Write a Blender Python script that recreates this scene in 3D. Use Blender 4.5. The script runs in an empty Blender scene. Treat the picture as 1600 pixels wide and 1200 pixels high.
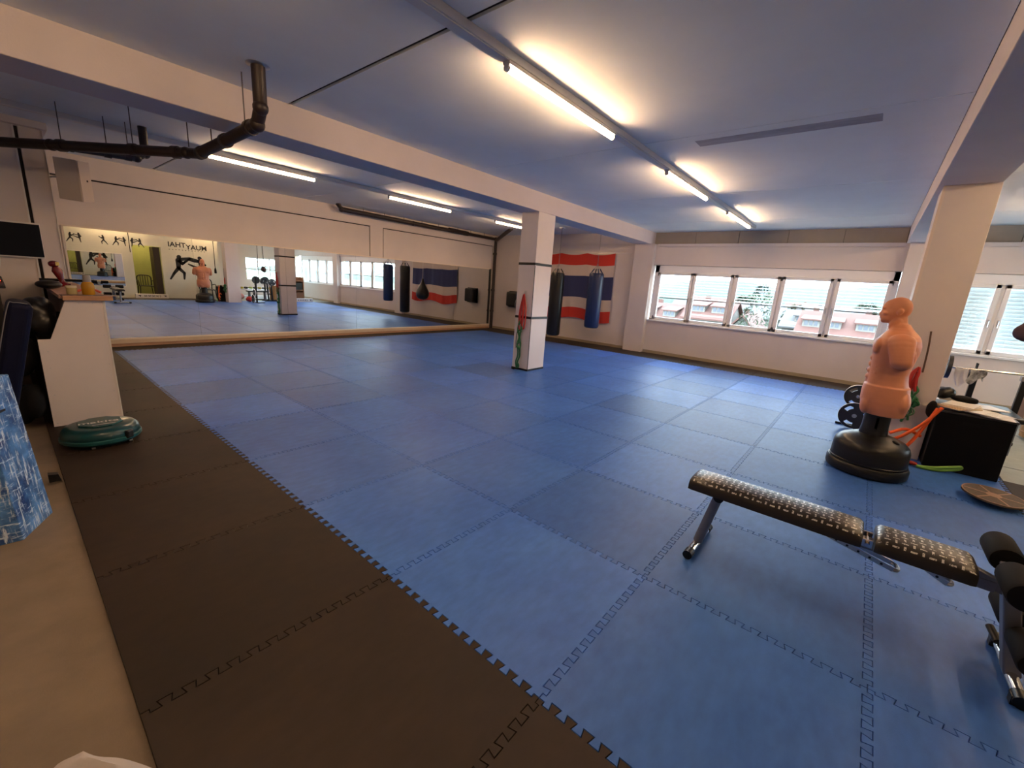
import bpy, bmesh, math, random
from mathutils import Vector, Matrix
random.seed(7)
PI = math.pi
sc = bpy.context.scene
COL = sc.collection

# ------------------------------------------------------------------ camera
cam_d = bpy.data.cameras.new('camera')
cam = bpy.data.objects.new('camera', cam_d)
COL.objects.link(cam)
F_PX = 658.74
cam_d.sensor_width = 36.0
cam_d.lens = F_PX / 1600.0 * 36.0
cam_d.clip_start = 0.02
cam_d.clip_end = 3000
CAM = Vector((-1.1493, -0.6907, 1.5707))
ROW_R = Vector((0.64287057, -0.76303797, 0.06701113))     # image right
ROW_D = Vector((-0.13546339, -0.19936217, -0.97051759))   # image down
ROW_F = Vector((0.75390125, 0.61483964, -0.23152778))     # forward
m3 = Matrix((ROW_R, -ROW_D, -ROW_F)).transposed()
cam.matrix_world = Matrix.Translation(CAM) @ m3.to_4x4()
sc.camera = cam

# ------------------------------------------------------------------ world / view
world = bpy.data.worlds.new('world')
sc.world = world
world.use_nodes = True
wn = world.node_tree.nodes
wl = world.node_tree.links
wbg = wn['Background']
wtc = wn.new('ShaderNodeTexCoord')
wns = wn.new('ShaderNodeTexNoise')
wns.inputs['Scale'].default_value = 3.0
wns.inputs['Detail'].default_value = 5.0
wrp = wn.new('ShaderNodeValToRGB')
wrp.color_ramp.elements[0].position = 0.35
wrp.color_ramp.elements[0].color = (0.62, 0.80, 1.0, 1)
wrp.color_ramp.elements[1].position = 0.7
wrp.color_ramp.elements[1].color = (0.88, 0.95, 1.0, 1)
wl.new(wtc.outputs['Generated'], wns.inputs['Vector'])
wl.new(wns.outputs['Fac'], wrp.inputs['Fac'])
wl.new(wrp.outputs['Color'], wbg.inputs['Color'])
wbg.inputs['Strength'].default_value = 5.5

sun_d = bpy.data.lights.new('sun', 'SUN')
sun_d.energy = 1.2
sun_d.angle = 0.05
sun_d.color = (1.0, 0.95, 0.88)
sun = bpy.data.objects.new('sun', sun_d)
COL.objects.link(sun)
sun.rotation_euler = Vector((-0.55, 0.25, 0.9)).to_track_quat('Z', 'Y').to_euler()

sc.view_settings.view_transform = 'Standard'
sc.view_settings.look = 'None'
sc.view_settings.gamma = 1.0
sc.view_settings.exposure = 1.6
sc.view_settings.use_curve_mapping = False
TUBE_POWER = 33.0
TUBE_COLOR = (1.0, 0.63, 0.34)

cy = sc.cycles
cy.use_denoising = True
cy.max_bounces = 10
cy.diffuse_bounces = 5
cy.glossy_bounces = 5
cy.transparent_max_bounces = 16
cy.sample_clamp_indirect = 6.0
cy.caustics_reflective = False
cy.caustics_refractive = False

def portal(name, x, y0, y1, z0, z1):
    d = bpy.data.lights.new(name, 'AREA')
    d.shape = 'RECTANGLE'
    d.size = z1 - z0
    d.size_y = y1 - y0
    d.cycles.is_portal = True
    o = bpy.data.objects.new(name, d)
    COL.objects.link(o)
    o.location = (x, (y0 + y1) / 2, (z0 + z1) / 2)
    o.rotation_euler = (0, PI / 2, 0)     # shines towards -x
portal('window_portal', 10.22, -1.0, 3.84, 0.88, 2.28)
portal('window_portal', 10.22, -6.2, -1.45, 0.88, 2.28)

# ------------------------------------------------------------------ materials
MATS = {}
def mat(name, col, rough=0.6, metal=0.0, var=0.0, scale=4.0, bump=0.0, bscale=60.0, spec=0.5,
        tint=None, emit=0.0, rnd=0.0, trans=0.0, coat=0.0, stretch=None):
    if name in MATS:
        return MATS[name]
    m = bpy.data.materials.new(name)
    m.use_nodes = True
    n = m.node_tree.nodes
    l = m.node_tree.links
    b = n['Principled BSDF']
    b.inputs['Roughness'].default_value = rough
    b.inputs['Metallic'].default_value = metal
    b.inputs['Specular IOR Level'].default_value = spec
    b.inputs['Coat Weight'].default_value = coat
    b.inputs['Transmission Weight'].default_value = trans
    c = (*col, 1)
    b.inputs['Base Color'].default_value = c
    src = None
    tc = n.new('ShaderNodeTexCoord')
    vec = tc.outputs['Object']
    if stretch:
        mp = n.new('ShaderNodeMapping')
        mp.inputs['Scale'].default_value = stretch
        l.new(vec, mp.inputs['Vector'])
        vec = mp.outputs['Vector']
    if var > 0:
        ns = n.new('ShaderNodeTexNoise')
        ns.inputs['Scale'].default_value = scale
        ns.inputs['Detail'].default_value = 6
        ns.inputs['Roughness'].default_value = 0.6
        l.new(vec, ns.inputs['Vector'])
        rp = n.new('ShaderNodeValToRGB')
        rp.color_ramp.elements[0].position = 0.3
        rp.color_ramp.elements[1].position = 0.7
        t = tint if tint else tuple(min(1, x * (1 + var)) for x in col)
        rp.color_ramp.elements[0].color = (*[x * (1 - var) for x in col], 1)
        rp.color_ramp.elements[1].color = (*t, 1)
        l.new(ns.outputs['Fac'], rp.inputs['Fac'])
        src = rp.outputs['Color']
    if rnd > 0:
        oi = n.new('ShaderNodeObjectInfo')
        mr = n.new('ShaderNodeMapRange')
        mr.inputs['To Min'].default_value = 1 - rnd
        mr.inputs['To Max'].default_value = 1 + rnd
        l.new(oi.outputs['Random'], mr.inputs['Value'])
        mx = n.new('ShaderNodeVectorMath')
        mx.operation = 'SCALE'
        if src:
            l.new(src, mx.inputs[0])
        else:
            mx.inputs[0].default_value = col
        l.new(mr.outputs['Result'], mx.inputs['Scale'])
        src = mx.outputs['Vector']
    if src:
        l.new(src, b.inputs['Base Color'])
    if bump > 0:
        nb = n.new('ShaderNodeTexNoise')
        nb.inputs['Scale'].default_value = bscale
        nb.inputs['Detail'].default_value = 4
        l.new(tc.outputs['Object'], nb.inputs['Vector'])
        bp = n.new('ShaderNodeBump')
        bp.inputs['Strength'].default_value = bump
        bp.inputs['Distance'].default_value = 0.01
        l.new(nb.outputs['Fac'], bp.inputs['Height'])
        l.new(bp.outputs['Normal'], b.inputs['Normal'])
    if emit > 0:
        b.inputs['Emission Color'].default_value = c
        b.inputs['Emission Strength'].default_value = emit
    MATS[name] = m
    return m

white = mat('white_paint', (0.68, 0.61, 0.58), 0.75, var=0.04, scale=1.5, bump=0.05, bscale=120)
wallm = mat('wall_paint', (0.70, 0.625, 0.585), 0.8, var=0.04, scale=1.2, bump=0.06, bscale=90)
ceilm = mat('ceiling_paint', (0.81, 0.855, 0.865), 0.85, var=0.04, scale=1.3, bump=0.05, bscale=80)
beamm = mat('beam_paint', (0.64, 0.58, 0.59), 0.8, var=0.04, scale=1.5, bump=0.12, bscale=60)
pvc = mat('window_frame_plastic', (0.90, 0.89, 0.88), 0.35)
greywall = mat('grey_paint', (0.40, 0.40, 0.42), 0.8, var=0.04)
gapm = mat('dark_joint', (0.03, 0.025, 0.025), 0.9)
concrete = mat('concrete', (0.20, 0.155, 0.11), 0.8, var=0.12, scale=5, bump=0.15, bscale=150)
rubberm = mat('grey_rubber_floor', (0.36, 0.40, 0.38), 0.6, var=0.10, scale=6)
chainm = mat('dull_chain', (0.30, 0.28, 0.27), 0.45, metal=0.7)
black = mat('black_plastic', (0.008, 0.008, 0.009), 0.36, spec=.35)
blackm = mat('black_matte', (0.009, 0.0085, 0.009), 0.8, var=0.2, spec=.15)
blackleather = mat('black_leather', (0.008, 0.008, 0.009), 0.34, bump=0.2, bscale=25, spec=.35, coat=0.1)
blueleather = mat('blue_leather', (0.006, 0.020, 0.085), 0.36, bump=0.2, bscale=20, coat=0.1, spec=.35)
pipem = mat('brown_black_pipe', (0.022, 0.012, 0.010), 0.45)
steel = mat('steel', (0.55, 0.55, 0.56), 0.3, metal=1.0)
chrome = mat('chrome', (0.75, 0.72, 0.70), 0.12, metal=1.0)
greypaint = mat('grey_metal_paint', (0.20, 0.21, 0.25), 0.4, metal=0.6)
skin = mat('tan_rubber_skin', (0.56, 0.22, 0.115), 0.5, var=0.06, scale=5, bump=0.06, bscale=60)
wood = mat('plank_wood', (0.42, 0.23, 0.13), 0.6, var=0.2, scale=6, stretch=(1, 8, 8))
woodpink = mat('pale_plank_wood', (0.50, 0.30, 0.22), 0.6, var=0.15, scale=6, stretch=(8, 1, 8))
beigetrim = mat('beige_trim', (0.60, 0.45, 0.30), 0.5, var=0.05)
redm = mat('red_rubber', (0.50, 0.03, 0.025), 0.5)
greenm = mat('green_rubber', (0.02, 0.17, 0.06), 0.55)
orangem = mat('orange_rubber', (0.80, 0.11, 0.015), 0.5)
limem = mat('lime_rubber', (0.22, 0.48, 0.08), 0.5)
tealm = mat('teal_plastic', (0.003, 0.050, 0.058), 0.32, coat=0.2)
whitep = mat('white_plastic', (0.75, 0.73, 0.70), 0.4)
paperm = mat('white_paper', (0.75, 0.74, 0.72), 0.8, var=0.03)
clothw = mat('white_cloth', (0.50, 0.46, 0.44), 0.9, var=0.06, bump=0.2, bscale=30)
greenwall = mat('green_paint', (0.28, 0.32, 0.11), 0.8, var=0.06)
naturalw = mat('wicker', (0.40, 0.21, 0.08), 0.6, var=0.25, scale=30)

def glass_mat():
    m = bpy.data.materials.new('window_glass')
    m.use_nodes = True
    n = m.node_tree.nodes
    l = m.node_tree.links
    n.remove(n['Principled BSDF'])
    t = n.new('ShaderNodeBsdfTransparent')
    t.inputs['Color'].default_value = (0.93, 0.96, 0.95, 1)
    g = n.new('ShaderNodeBsdfGlossy')
    g.inputs['Roughness'].default_value = 0.02
    x = n.new('ShaderNodeMixShader')
    x.inputs['Fac'].default_value = 0.06
    l.new(t.outputs[0], x.inputs[1])
    l.new(g.outputs[0], x.inputs[2])
    l.new(x.outputs[0], n['Material Output'].inputs['Surface'])
    return m
glassm = glass_mat()
def clear(name, col, mixf=0.5):
    m = bpy.data.materials.new(name)
    m.use_nodes = True
    n = m.node_tree.nodes
    l = m.node_tree.links
    b = n['Principled BSDF']
    b.inputs['Base Color'].default_value = (*col, 1)
    b.inputs['Roughness'].default_value = 0.15
    t = n.new('ShaderNodeBsdfTranslucent')
    t.inputs['Color'].default_value = (*col, 1)
    x = n.new('ShaderNodeMixShader')
    x.inputs['Fac'].default_value = mixf
    l.new(b.outputs[0], x.inputs[1])
    l.new(t.outputs[0], x.inputs[2])
    l.new(x.outputs[0], n['Material Output'].inputs['Surface'])
    return m
blindm = clear('white_blind_slat', (0.34, 0.37, 0.38), 0.2)
closedm = clear('closed_blind_slat', (0.74, 0.77, 0.78), 0.31)
oilm = clear('amber_oil', (0.55, 0.28, 0.02), 0.3)
waxm = clear('pale_wax', (0.60, 0.50, 0.25), 0.3)
mirrorm = mat('mirror_silver', (0.86, 0.88, 0.86), 0.0, metal=1.0)

def mat_rubber(name, a, b_, rough):
    """worn foam mat: large soft smudges, fine scuffs, small differences between tiles"""
    m = bpy.data.materials.new(name)
    m.use_nodes = True
    n = m.node_tree.nodes
    l = m.node_tree.links
    b = n['Principled BSDF']
    b.inputs['Roughness'].default_value = rough
    b.inputs['Specular IOR Level'].default_value = 0.28
    geo = n.new('ShaderNodeNewGeometry')
    n1 = n.new('ShaderNodeTexNoise')
    n1.inputs['Scale'].default_value = 1.3
    n1.inputs['Detail'].default_value = 7
    n1.inputs['Roughness'].default_value = 0.65
    l.new(geo.outputs['Position'], n1.inputs['Vector'])
    rp = n.new('ShaderNodeValToRGB')
    rp.color_ramp.elements[0].position = 0.32
    rp.color_ramp.elements[1].position = 0.68
    rp.color_ramp.elements[0].color = (*a, 1)
    rp.color_ramp.elements[1].color = (*b_, 1)
    l.new(n1.outputs['Fac'], rp.inputs['Fac'])
    n2 = n.new('ShaderNodeTexNoise')
    n2.inputs['Scale'].default_value = 9
    n2.inputs['Detail'].default_value = 8
    mp = n.new('ShaderNodeMapping')
    mp.inputs['Scale'].default_value = (1, 2.2, 1)
    l.new(geo.outputs['Position'], mp.inputs['Vector'])
    l.new(mp.outputs['Vector'], n2.inputs['Vector'])
    r2 = n.new('ShaderNodeMapRange')
    r2.inputs['From Min'].default_value = 0.3
    r2.inputs['From Max'].default_value = 0.7
    r2.inputs['To Min'].default_value = 0.90
    r2.inputs['To Max'].default_value = 1.10
    l.new(n2.outputs['Fac'], r2.inputs['Value'])
    oi = n.new('ShaderNodeObjectInfo')
    v1 = n.new('ShaderNodeVectorMath'); v1.operation = 'SCALE'
    l.new(rp.outputs['Color'], v1.inputs[0]); l.new(r2.outputs['Result'], v1.inputs['Scale'])
    v2 = n.new('ShaderNodeVectorMath'); v2.operation = 'MULTIPLY'
    l.new(v1.outputs['Vector'], v2.inputs[0]); l.new(oi.outputs['Color'], v2.inputs[1])
    l.new(v2.outputs['Vector'], b.inputs['Base Color'])
    nb = n.new('ShaderNodeTexNoise'); nb.inputs['Scale'].default_value = 260
    l.new(geo.outputs['Position'], nb.inputs['Vector'])
    bp = n.new('ShaderNodeBump'); bp.inputs['Strength'].default_value = 0.12; bp.inputs['Distance'].default_value = 0.003
    l.new(nb.outputs['Fac'], bp.inputs['Height']); l.new(bp.outputs['Normal'], b.inputs['Normal'])
    return m
bluemat = mat_rubber('blue_foam_mat', (0.034, 0.122, 0.48), (0.056, 0.172, 0.57), 0.45)
darkmat = mat_rubber('black_brown_foam_mat', (0.020, 0.0125, 0.008), (0.036, 0.021, 0.0125), 0.6)

# ------------------------------------------------------------------ helpers
def finish(o, smooth=None, bevel=None, seg=2):
    if smooth is not None and o.type == 'MESH':
        me = o.data
        me.polygons.foreach_set('use_smooth', [True] * len(me.polygons))
        me.set_sharp_from_angle(angle=math.radians(smooth))
    if bevel:
        md = o.modifiers.new('bevel', 'BEVEL')
        md.width = bevel
        md.segments = seg
        md.limit_method = 'ANGLE'
        md.angle_limit = math.radians(40)
    return o

def root_loc(p):
    v = Vector((0, 0, 0))
    while p is not None:
        v += p.location
        p = p.parent
    return v

class B:
    """collects shapes in world coordinates and links them as ONE mesh object"""
    def __init__(s):
        s.bm = bmesh.new()
    def poly(s, pts):
        return s.bm.faces.new([s.bm.verts.new(p) for p in pts])
    def box(s, x0, x1, y0, y1, z0, z1, M=None):
        g = bmesh.ops.create_cube(s.bm, size=1)
        T = Matrix.Translation(((x0 + x1) / 2, (y0 + y1) / 2, (z0 + z1) / 2)) @ Matrix.Diagonal((x1 - x0, y1 - y0, z1 - z0, 1))
        if M is not None:
            T = M @ T
        bmesh.ops.transform(s.bm, matrix=T, verts=g['verts'])
        return s
    def cyl(s, p0, p1, r0, r1=None, n=20, cap=True):
        p0, p1 = Vector(p0), Vector(p1)
        r1 = r0 if r1 is None else r1
        d = p1 - p0
        g = bmesh.ops.create_cone(s.bm, cap_ends=cap, segments=n, radius1=r0, radius2=r1, depth=d.length)
        T = Matrix.Translation((p0 + p1) / 2) @ d.to_track_quat('Z', 'Y').to_matrix().to_4x4()
        bmesh.ops.transform(s.bm, matrix=T, verts=g['verts'])
        return s
    def ball(s, c, r, sx=1, sy=1, sz=1, n=20, M=None):
        g = bmesh.ops.create_uvsphere(s.bm, u_segments=n, v_segments=max(8, n // 2), radius=r)
        T = Matrix.Translation(c) @ (M.to_4x4() if M is not None else Matrix.Identity(4)) @ Matrix.Diagonal((sx, sy, sz, 1))
        bmesh.ops.transform(s.bm, matrix=T, verts=g['verts'])
        return s
    def torus(s, c, R, r, M=None, n=16, k=8):
        M = M or Matrix.Identity(3)
        vs = []
        for i in range(n):
            a = 2 * PI * i / n
            ring = []
            for j in range(k):
                b = 2 * PI * j / k
                p = Vector(((R + r * math.cos(b)) * math.cos(a), (R + r * math.cos(b)) * math.sin(a), r * math.sin(b)))
                ring.append(s.bm.verts.new(Vector(c) + M @ p))
            vs.append(ring)
        for i in range(n):
            for j in range(k):
                s.bm.faces.new((vs[i][j], vs[(i + 1) % n][j], vs[(i + 1) % n][(j + 1) % k], vs[i][(j + 1) % k]))
        return s
    def tube(s, pts, r, n=10, sub=4, smooth=True, flat=1.0):
        """swept tube through points (Catmull-Rom when smooth)"""
        P = [Vector(p) for p in pts]
        if smooth and len(P) > 2:
            Q = []
            E = [P[0] * 2 - P[1]] + P + [P[-1] * 2 - P[-2]]
            for i in range(1, len(E) - 2):
                for k in range(sub):
                    t = k / sub
                    a, b, c, d = E[i - 1], E[i], E[i + 1], E[i + 2]
                    Q.append(0.5 * ((2 * b) + (c - a) * t + (2 * a - 5 * b + 4 * c - d) * t * t + (3 * b - a - 3 * c + d) * t ** 3))
            Q.append(P[-1])
            P = Q
        rings = []
        up = None
        for i, p in enumerate(P):
            t = (P[min(i + 1, len(P) - 1)] - P[max(i - 1, 0)]).normalized()
            if up is None:
                up = Vector((0, 0, 1)) if abs(t.z) < 0.9 else Vector((1, 0, 0))
            u = (up - t * up.dot(t)).normalized()
            w = t.cross(u)
            up = u
            rr = r[i] if isinstance(r, (list, tuple)) and len(r) == len(P) else (r if not isinstance(r, (list, tuple)) else r[0])
            rings.append([s.bm.verts.new(p + (u * math.cos(2 * PI * k / n) * flat + w * math.sin(2 * PI * k / n)) * rr) for k in range(n)])
        for i in range(len(rings) - 1):
            for k in range(n):
                s.bm.faces.new((rings[i][k], rings[i][(k + 1) % n], rings[i + 1][(k + 1) % n], rings[i + 1][k]))
        s.bm.faces.new(list(reversed(rings[0])))
        s.bm.faces.new(rings[-1])
        return s
    def lathe(s, prof, c, n=32, M=None, sx=1.0, sy=1.0, ring=False):
        """prof: list of (r, z), closed at the axis ends"""
        M = M or Matrix.Identity(3)
        c = Vector(c)
        rings = []
        for r, z in prof:
            if r < 1e-5:
                rings.append([s.bm.verts.new(c + M @ Vector((0, 0, z)))])
            else:
                rings.append([s.bm.verts.new(c + M @ Vector((r * sx * math.cos(2 * PI * k / n), r * sy * math.sin(2 * PI * k / n), z))) for k in range(n)])
        for a, b in zip(rings[:-1], rings[1:]):
            for k in range(n):
                k2 = (k + 1) % n
                f = []
                if len(a) == 1: f = [a[0], b[k2], b[k]]
                elif len(b) == 1: f = [a[k], a[k2], b[0]]
                else: f = [a[k], a[k2], b[k2], b[k]]
                s.bm.faces.new(f)
        if ring:
            for k in range(n):
                s.bm.faces.new((rings[-1][k], rings[-1][(k + 1) % n], rings[0][(k + 1) % n], rings[0][k]))
            return s
        if len(rings[0]) > 1: s.bm.faces.new(list(reversed(rings[0])))
        if len(rings[-1]) > 1: s.bm.faces.new(rings[-1])
        return s
    def prism(s, pts, axis, a, b):
        """extrude a 2-D outline; axis 0: pts are (y,z); 1: (x,z); 2: (x,y)"""
        def P(p, t):
            return (t, p[0], p[1]) if axis == 0 else ((p[0], t, p[1]) if axis == 1 else (p[0], p[1], t))
        A = [s.bm.verts.new(P(p, a)) for p in pts]
        C = [s.bm.verts.new(P(p, b)) for p in pts]
        s.bm.faces.new(A)
        s.bm.faces.new(list(reversed(C)))
        n = len(pts)
        for i in range(n):
            s.bm.faces.new((A[i], A[(i + 1) % n], C[(i + 1) % n], C[i]))
        return s
    def obj(s, name, m, parent=None, smooth=None, bevel=None, seg=2, loc=None):
        """loc: object origin (top-level things); children use the parent's origin"""
        o0 = root_loc(parent) if parent is not None else Vector(loc or (0, 0, 0))
        bmesh.ops.recalc_face_normals(s.bm, faces=s.bm.faces[:])
        bmesh.ops.translate(s.bm, vec=-o0, verts=s.bm.verts[:])
        me = bpy.data.meshes.new(name)
        s.bm.to_mesh(me)
        s.bm.free()
        me.materials.append(m)
        o = bpy.data.objects.new(name, me)
        COL.objects.link(o)
        if parent is not None:
            o.parent = parent
        else:
            o.location = o0
        return finish(o, smooth, bevel, seg)

def tag(o, label=None, cat=None, group=None, kind=None):
    if label: o['label'] = label
    if cat: o['category'] = cat
    if group: o['group'] = group
    if kind: o['kind'] = kind
    return o
def thing(name, label, cat, loc=(0, 0, 0), group=None):
    o = bpy.data.objects.new(name, None)
    o.empty_display_size = 0.1
    COL.objects.link(o)
    o.location = loc
    return tag(o, label, cat, group)
def struct(name, b, m, bevel=None, smooth=None, label=None):
    o = b.obj(name, m, bevel=bevel, smooth=smooth)
    return tag(o, label, None, None, 'structure')
def copy_child(o, parent):
    c = o.copy()
    COL.objects.link(c)
    c.parent = parent
    return c
def dup(root, loc, label=None):
    r = root.copy()
    COL.objects.link(r)
    r.location = loc
    if label: r['label'] = label
    for ch in list(root.children):
        c = copy_child(ch, r)
        for g in list(ch.children):
            copy_child(g, c)
    return r
def rotM(ax, deg, at=(0, 0, 0)):
    at = Vector(at)
    return Matrix.Translation(at) @ Matrix.Rotation(math.radians(deg), 4, ax) @ Matrix.Translation(-at)

# ================================================================== SETTING
YM = 9.5      # mirror wall
XF = 9.95     # window wall
ZC = 3.10     # ceiling underside
YP = -3.0     # poster wall (right of the frame, seen in the mirror)
XB = -3.2     # wall behind the camera
YA = -6.2     # end of the alcove

# --- floor: concrete slab with the mats lying on it as its pieces
floor = struct('floor', B().box(XB - .2, XF + .2, YA - .2, YM + .2, -0.25, -0.02), concrete)
B().box(4.62, XF, YA, -2.03, -0.021, -0.003).obj('rubber_sheet', rubberm, floor)
fl = B()
fl.box(5.6, 5.62, -6, -2.1, -0.003, -0.0015); fl.box(7.6, 7.62, -6, -2.1, -0.003, -0.0015)
fl.box(4.7, 9.9, -3.02, -3.0, -0.003, -0.0015)
fl.obj('floor_line', mat('dark_line', (0.12, 0.14, 0.14), 0.7), floor)

PITCH_N = 14
AMP = 0.017
DEL = 0.0042
def edge_pts(L, toothed):
    """offsets along an edge of length L: list of (t, off)"""
    if not toothed:
        return [(0.0, 0.0)]
    n = max(2, round(L * PITCH_N))
    p = L / n
    out = [(0.0, 0.0), (0.35 * p, 0.0), (0.35 * p, -AMP)]
    for i in range(n - 1):
        a = i * p
        out += [(a + .75 * p + DEL, -AMP), (a + .75 * p - DEL, AMP), (a + 1.25 * p + DEL, AMP), (a + 1.25 * p - DEL, -AMP)]
    out += [(L - 0.35 * p, -AMP), (L - 0.35 * p, 0.0)]
    return out
TILES = {}
def tile_mesh(w, h, key):
    """key = (left, right, bottom, top) toothed flags"""
    k = (round(w, 3), round(h, 3), key)
    if k in TILES:
        return TILES[k]
    l, r, b, t = key
    pts = []
    pts += [(s, o) for s, o in edge_pts(w, b)]
    pts += [(w + o, s) for s, o in edge_pts(h, r)]
    pts += [(s, h + o) for s, o in reversed(edge_pts(w, t)[1:])] if t else []
    if not t: pts.append((w, h))
    else: pts.insert(len(pts) - len(edge_pts(w, t)[1:]), (w, h))
    pts.append((0, h))
    pts += [(o, s) for s, o in reversed(edge_pts(h, l)[1:])]
    # drop duplicates
    q = []
    for p in pts:
        if not q or (abs(p[0] - q[-1][0]) + abs(p[1] - q[-1][1])) > 1e-6:
            q.append(p)
    bm = bmesh.new()
    vs = [bm.verts.new((x, y, 0)) for x, y in q]
    f = bm.faces.new(vs)
    if f.normal.z < 0: f.normal_flip()
    bm.normal_update()
    if f.normal.z < 0: f.normal_flip()
    outer = list(vs)
    bmesh.ops.inset_region(bm, faces=[f], thickness=0.0021, use_boundary=True, use_even_offset=True)
    for v in outer: v.co.z = -0.008
    me = bpy.data.meshes.new('floor_mat')
    bm.to_mesh(me)
    bm.free()
    TILES[k] = me
    return me
def lay(x, y, w, h, key, m, col=(1, 1, 1, 1)):
    me = tile_mesh(w, h, key)
    if not me.materials:
        me.materials.append(m)
    o = bpy.data.objects.new('floor_mat', me)
    COL.objects.link(o)
    o.parent = floor
    o.location = (x, y, 0)
    o.color = col
    if me.materials[0] != m:
        o.material_slots[0].link = 'OBJECT'
        o.material_slots[0].material = m
    return o
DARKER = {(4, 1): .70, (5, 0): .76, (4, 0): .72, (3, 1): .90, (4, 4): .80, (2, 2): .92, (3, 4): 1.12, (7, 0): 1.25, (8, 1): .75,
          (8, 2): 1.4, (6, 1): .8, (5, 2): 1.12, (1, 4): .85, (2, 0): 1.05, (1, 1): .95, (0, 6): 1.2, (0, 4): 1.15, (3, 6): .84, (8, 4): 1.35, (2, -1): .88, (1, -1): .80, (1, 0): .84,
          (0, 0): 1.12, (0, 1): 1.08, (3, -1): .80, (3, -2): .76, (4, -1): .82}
for i in range(9):
    for j in range(-2, 9):
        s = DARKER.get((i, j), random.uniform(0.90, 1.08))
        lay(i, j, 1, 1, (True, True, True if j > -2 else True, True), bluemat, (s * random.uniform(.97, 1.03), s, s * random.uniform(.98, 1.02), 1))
for j in range(-2, 9):
    s = random.uniform(0.9, 1.1)
    lay(-1.03, j, 1.03, 1, (False, True, True, True), darkmat, (s, s, s, 1))
    s = random.uniform(0.9, 1.1)
    lay(9, j, XF - 9 - 0.01, 1, (True, False, True, True), darkmat, (s, s, s, 1))
for i in range(-1, 10):
    x0 = -1.03 if i == -1 else i
    w = 1.03 if i == -1 else (XF - 9.01 if i == 9 else 1)
    s = random.uniform(0.9, 1.1)
    lay(x0, 9, w, YM - 9 - 0.005, (i > -1, i < 9, True, False), darkmat, (s, s, s, 1))
    if i < 5:
        lay(x0, -3 + .005, w, 0.995, (i > -1, i < 4, False, True), darkmat, (s, s, s, 1))

# --- ceiling: slab with panels
ceil = struct('ceiling', B().box(XB - .2, XF + .5, YA - .2, YM + .2, ZC + 0.02, ZC + 0.3), gapm)
XJ = [XB, -1.67, 0.90, 3.47, 6.07, 8.60, XF + .25]
G = {1: .018, 2: .020, 3: .005, 4: .004, 5: .004}
for (ya, yb) in ((YA, -1.40), (-0.95, 3.97), (4.42, YM)):
    for k in range(len(XJ) - 1):
        g0 = G.get(k, 0); g1 = G.get(k + 1, 0)
        B().box(XJ[k] + g0, XJ[k + 1] - g1, ya, yb, ZC, ZC + 0.025).obj('ceiling_panel', ceilm, ceil)
pm = mat('ceiling_patch', (0.36, 0.37, 0.42), 0.9, var=0.22, scale=3, stretch=(3, 1, 1))
B().box(3.62, 3.80, -0.45, 1.02, ZC - 0.002, ZC + 0.001).obj('plaster_patch', pm, ceil)

# --- beams and columns
def beam(name, y0, y1, label):
    return struct(name, B().box(XB, XF + 0.3, y0, y1, 2.80, ZC + 0.03), beamm, bevel=0.006, label=label)
beam('trim_1', 3.97, 4.42, 'long painted ceiling beam over the taped square column')
beam('trim_2', -1.40, -0.955, 'painted ceiling beam at the right over the bare column')

# --- mirror wall (left)
wl_ = struct('wall_left', B().box(XB - .2, XF + .2, YM + 0.05, YM + 0.25, -0.02, ZC + .05), wallm)
B().box(-0.60, 5.16, YM, YM + .06, 0, 2.735).obj('wall_panel', wallm, wl_)
B().box(5.58, 9.80, YM, YM + .06, 0, 2.735).obj('wall_panel', wallm, wl_)
B().box(5.185, 5.555, YM - .005, YM + .06, 0, 2.76).obj('pilaster', wallm, wl_)
B().box(9.83, XF, YM - .005, YM + .06, 0, 2.76).obj('pilaster', wallm, wl_)
B().box(-0.60, XF, YM - .005, YM + .06, 2.76, ZC).obj('lintel', wallm, wl_)
gp = B()
gp.box(-0.6, 5.18, YM + .03, YM + .052, 2.733, 2.762); gp.box(5.158, 5.187, YM + .03, YM + .052, 0, 2.762)
gp.box(5.553, 5.582, YM + .03, YM + .052, 0, 2.762); gp.box(5.56, 9.83, YM + .03, YM + .052, 2.733, 2.762)
gp.box(9.798, 9.832, YM + .03, YM + .052, 0, 2.762)
gp.obj('shadow_gap', gapm, wl_)

# --- partition with pilaster at the far left
wp = struct('wall_partition', B().box(XB, -0.768, 7.60, YM + .05, 0, 3.04), wallm)
B().box(-0.735, -0.53, 7.60, YM + .05, 0, 3.02).obj('pilaster', white, wp, bevel=.004)
B().box(-0.77, -0.735, 7.66, 7.70, 0, 3.02).obj('groove', gapm, wp)
B().box(-0.537, -0.528, 7.592, 7.62, 0, 3.02).obj('corner_bead', whitep, wp)
B().box(XB, -0.49, 7.52, YM + .05, 3.02, ZC + .02).obj('capital', white, wp, bevel=.004)
B().box(-0.782, -0.766, 7.592, 7.602, 0, 3.02).obj('corner_bead', whitep, wp)

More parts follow.
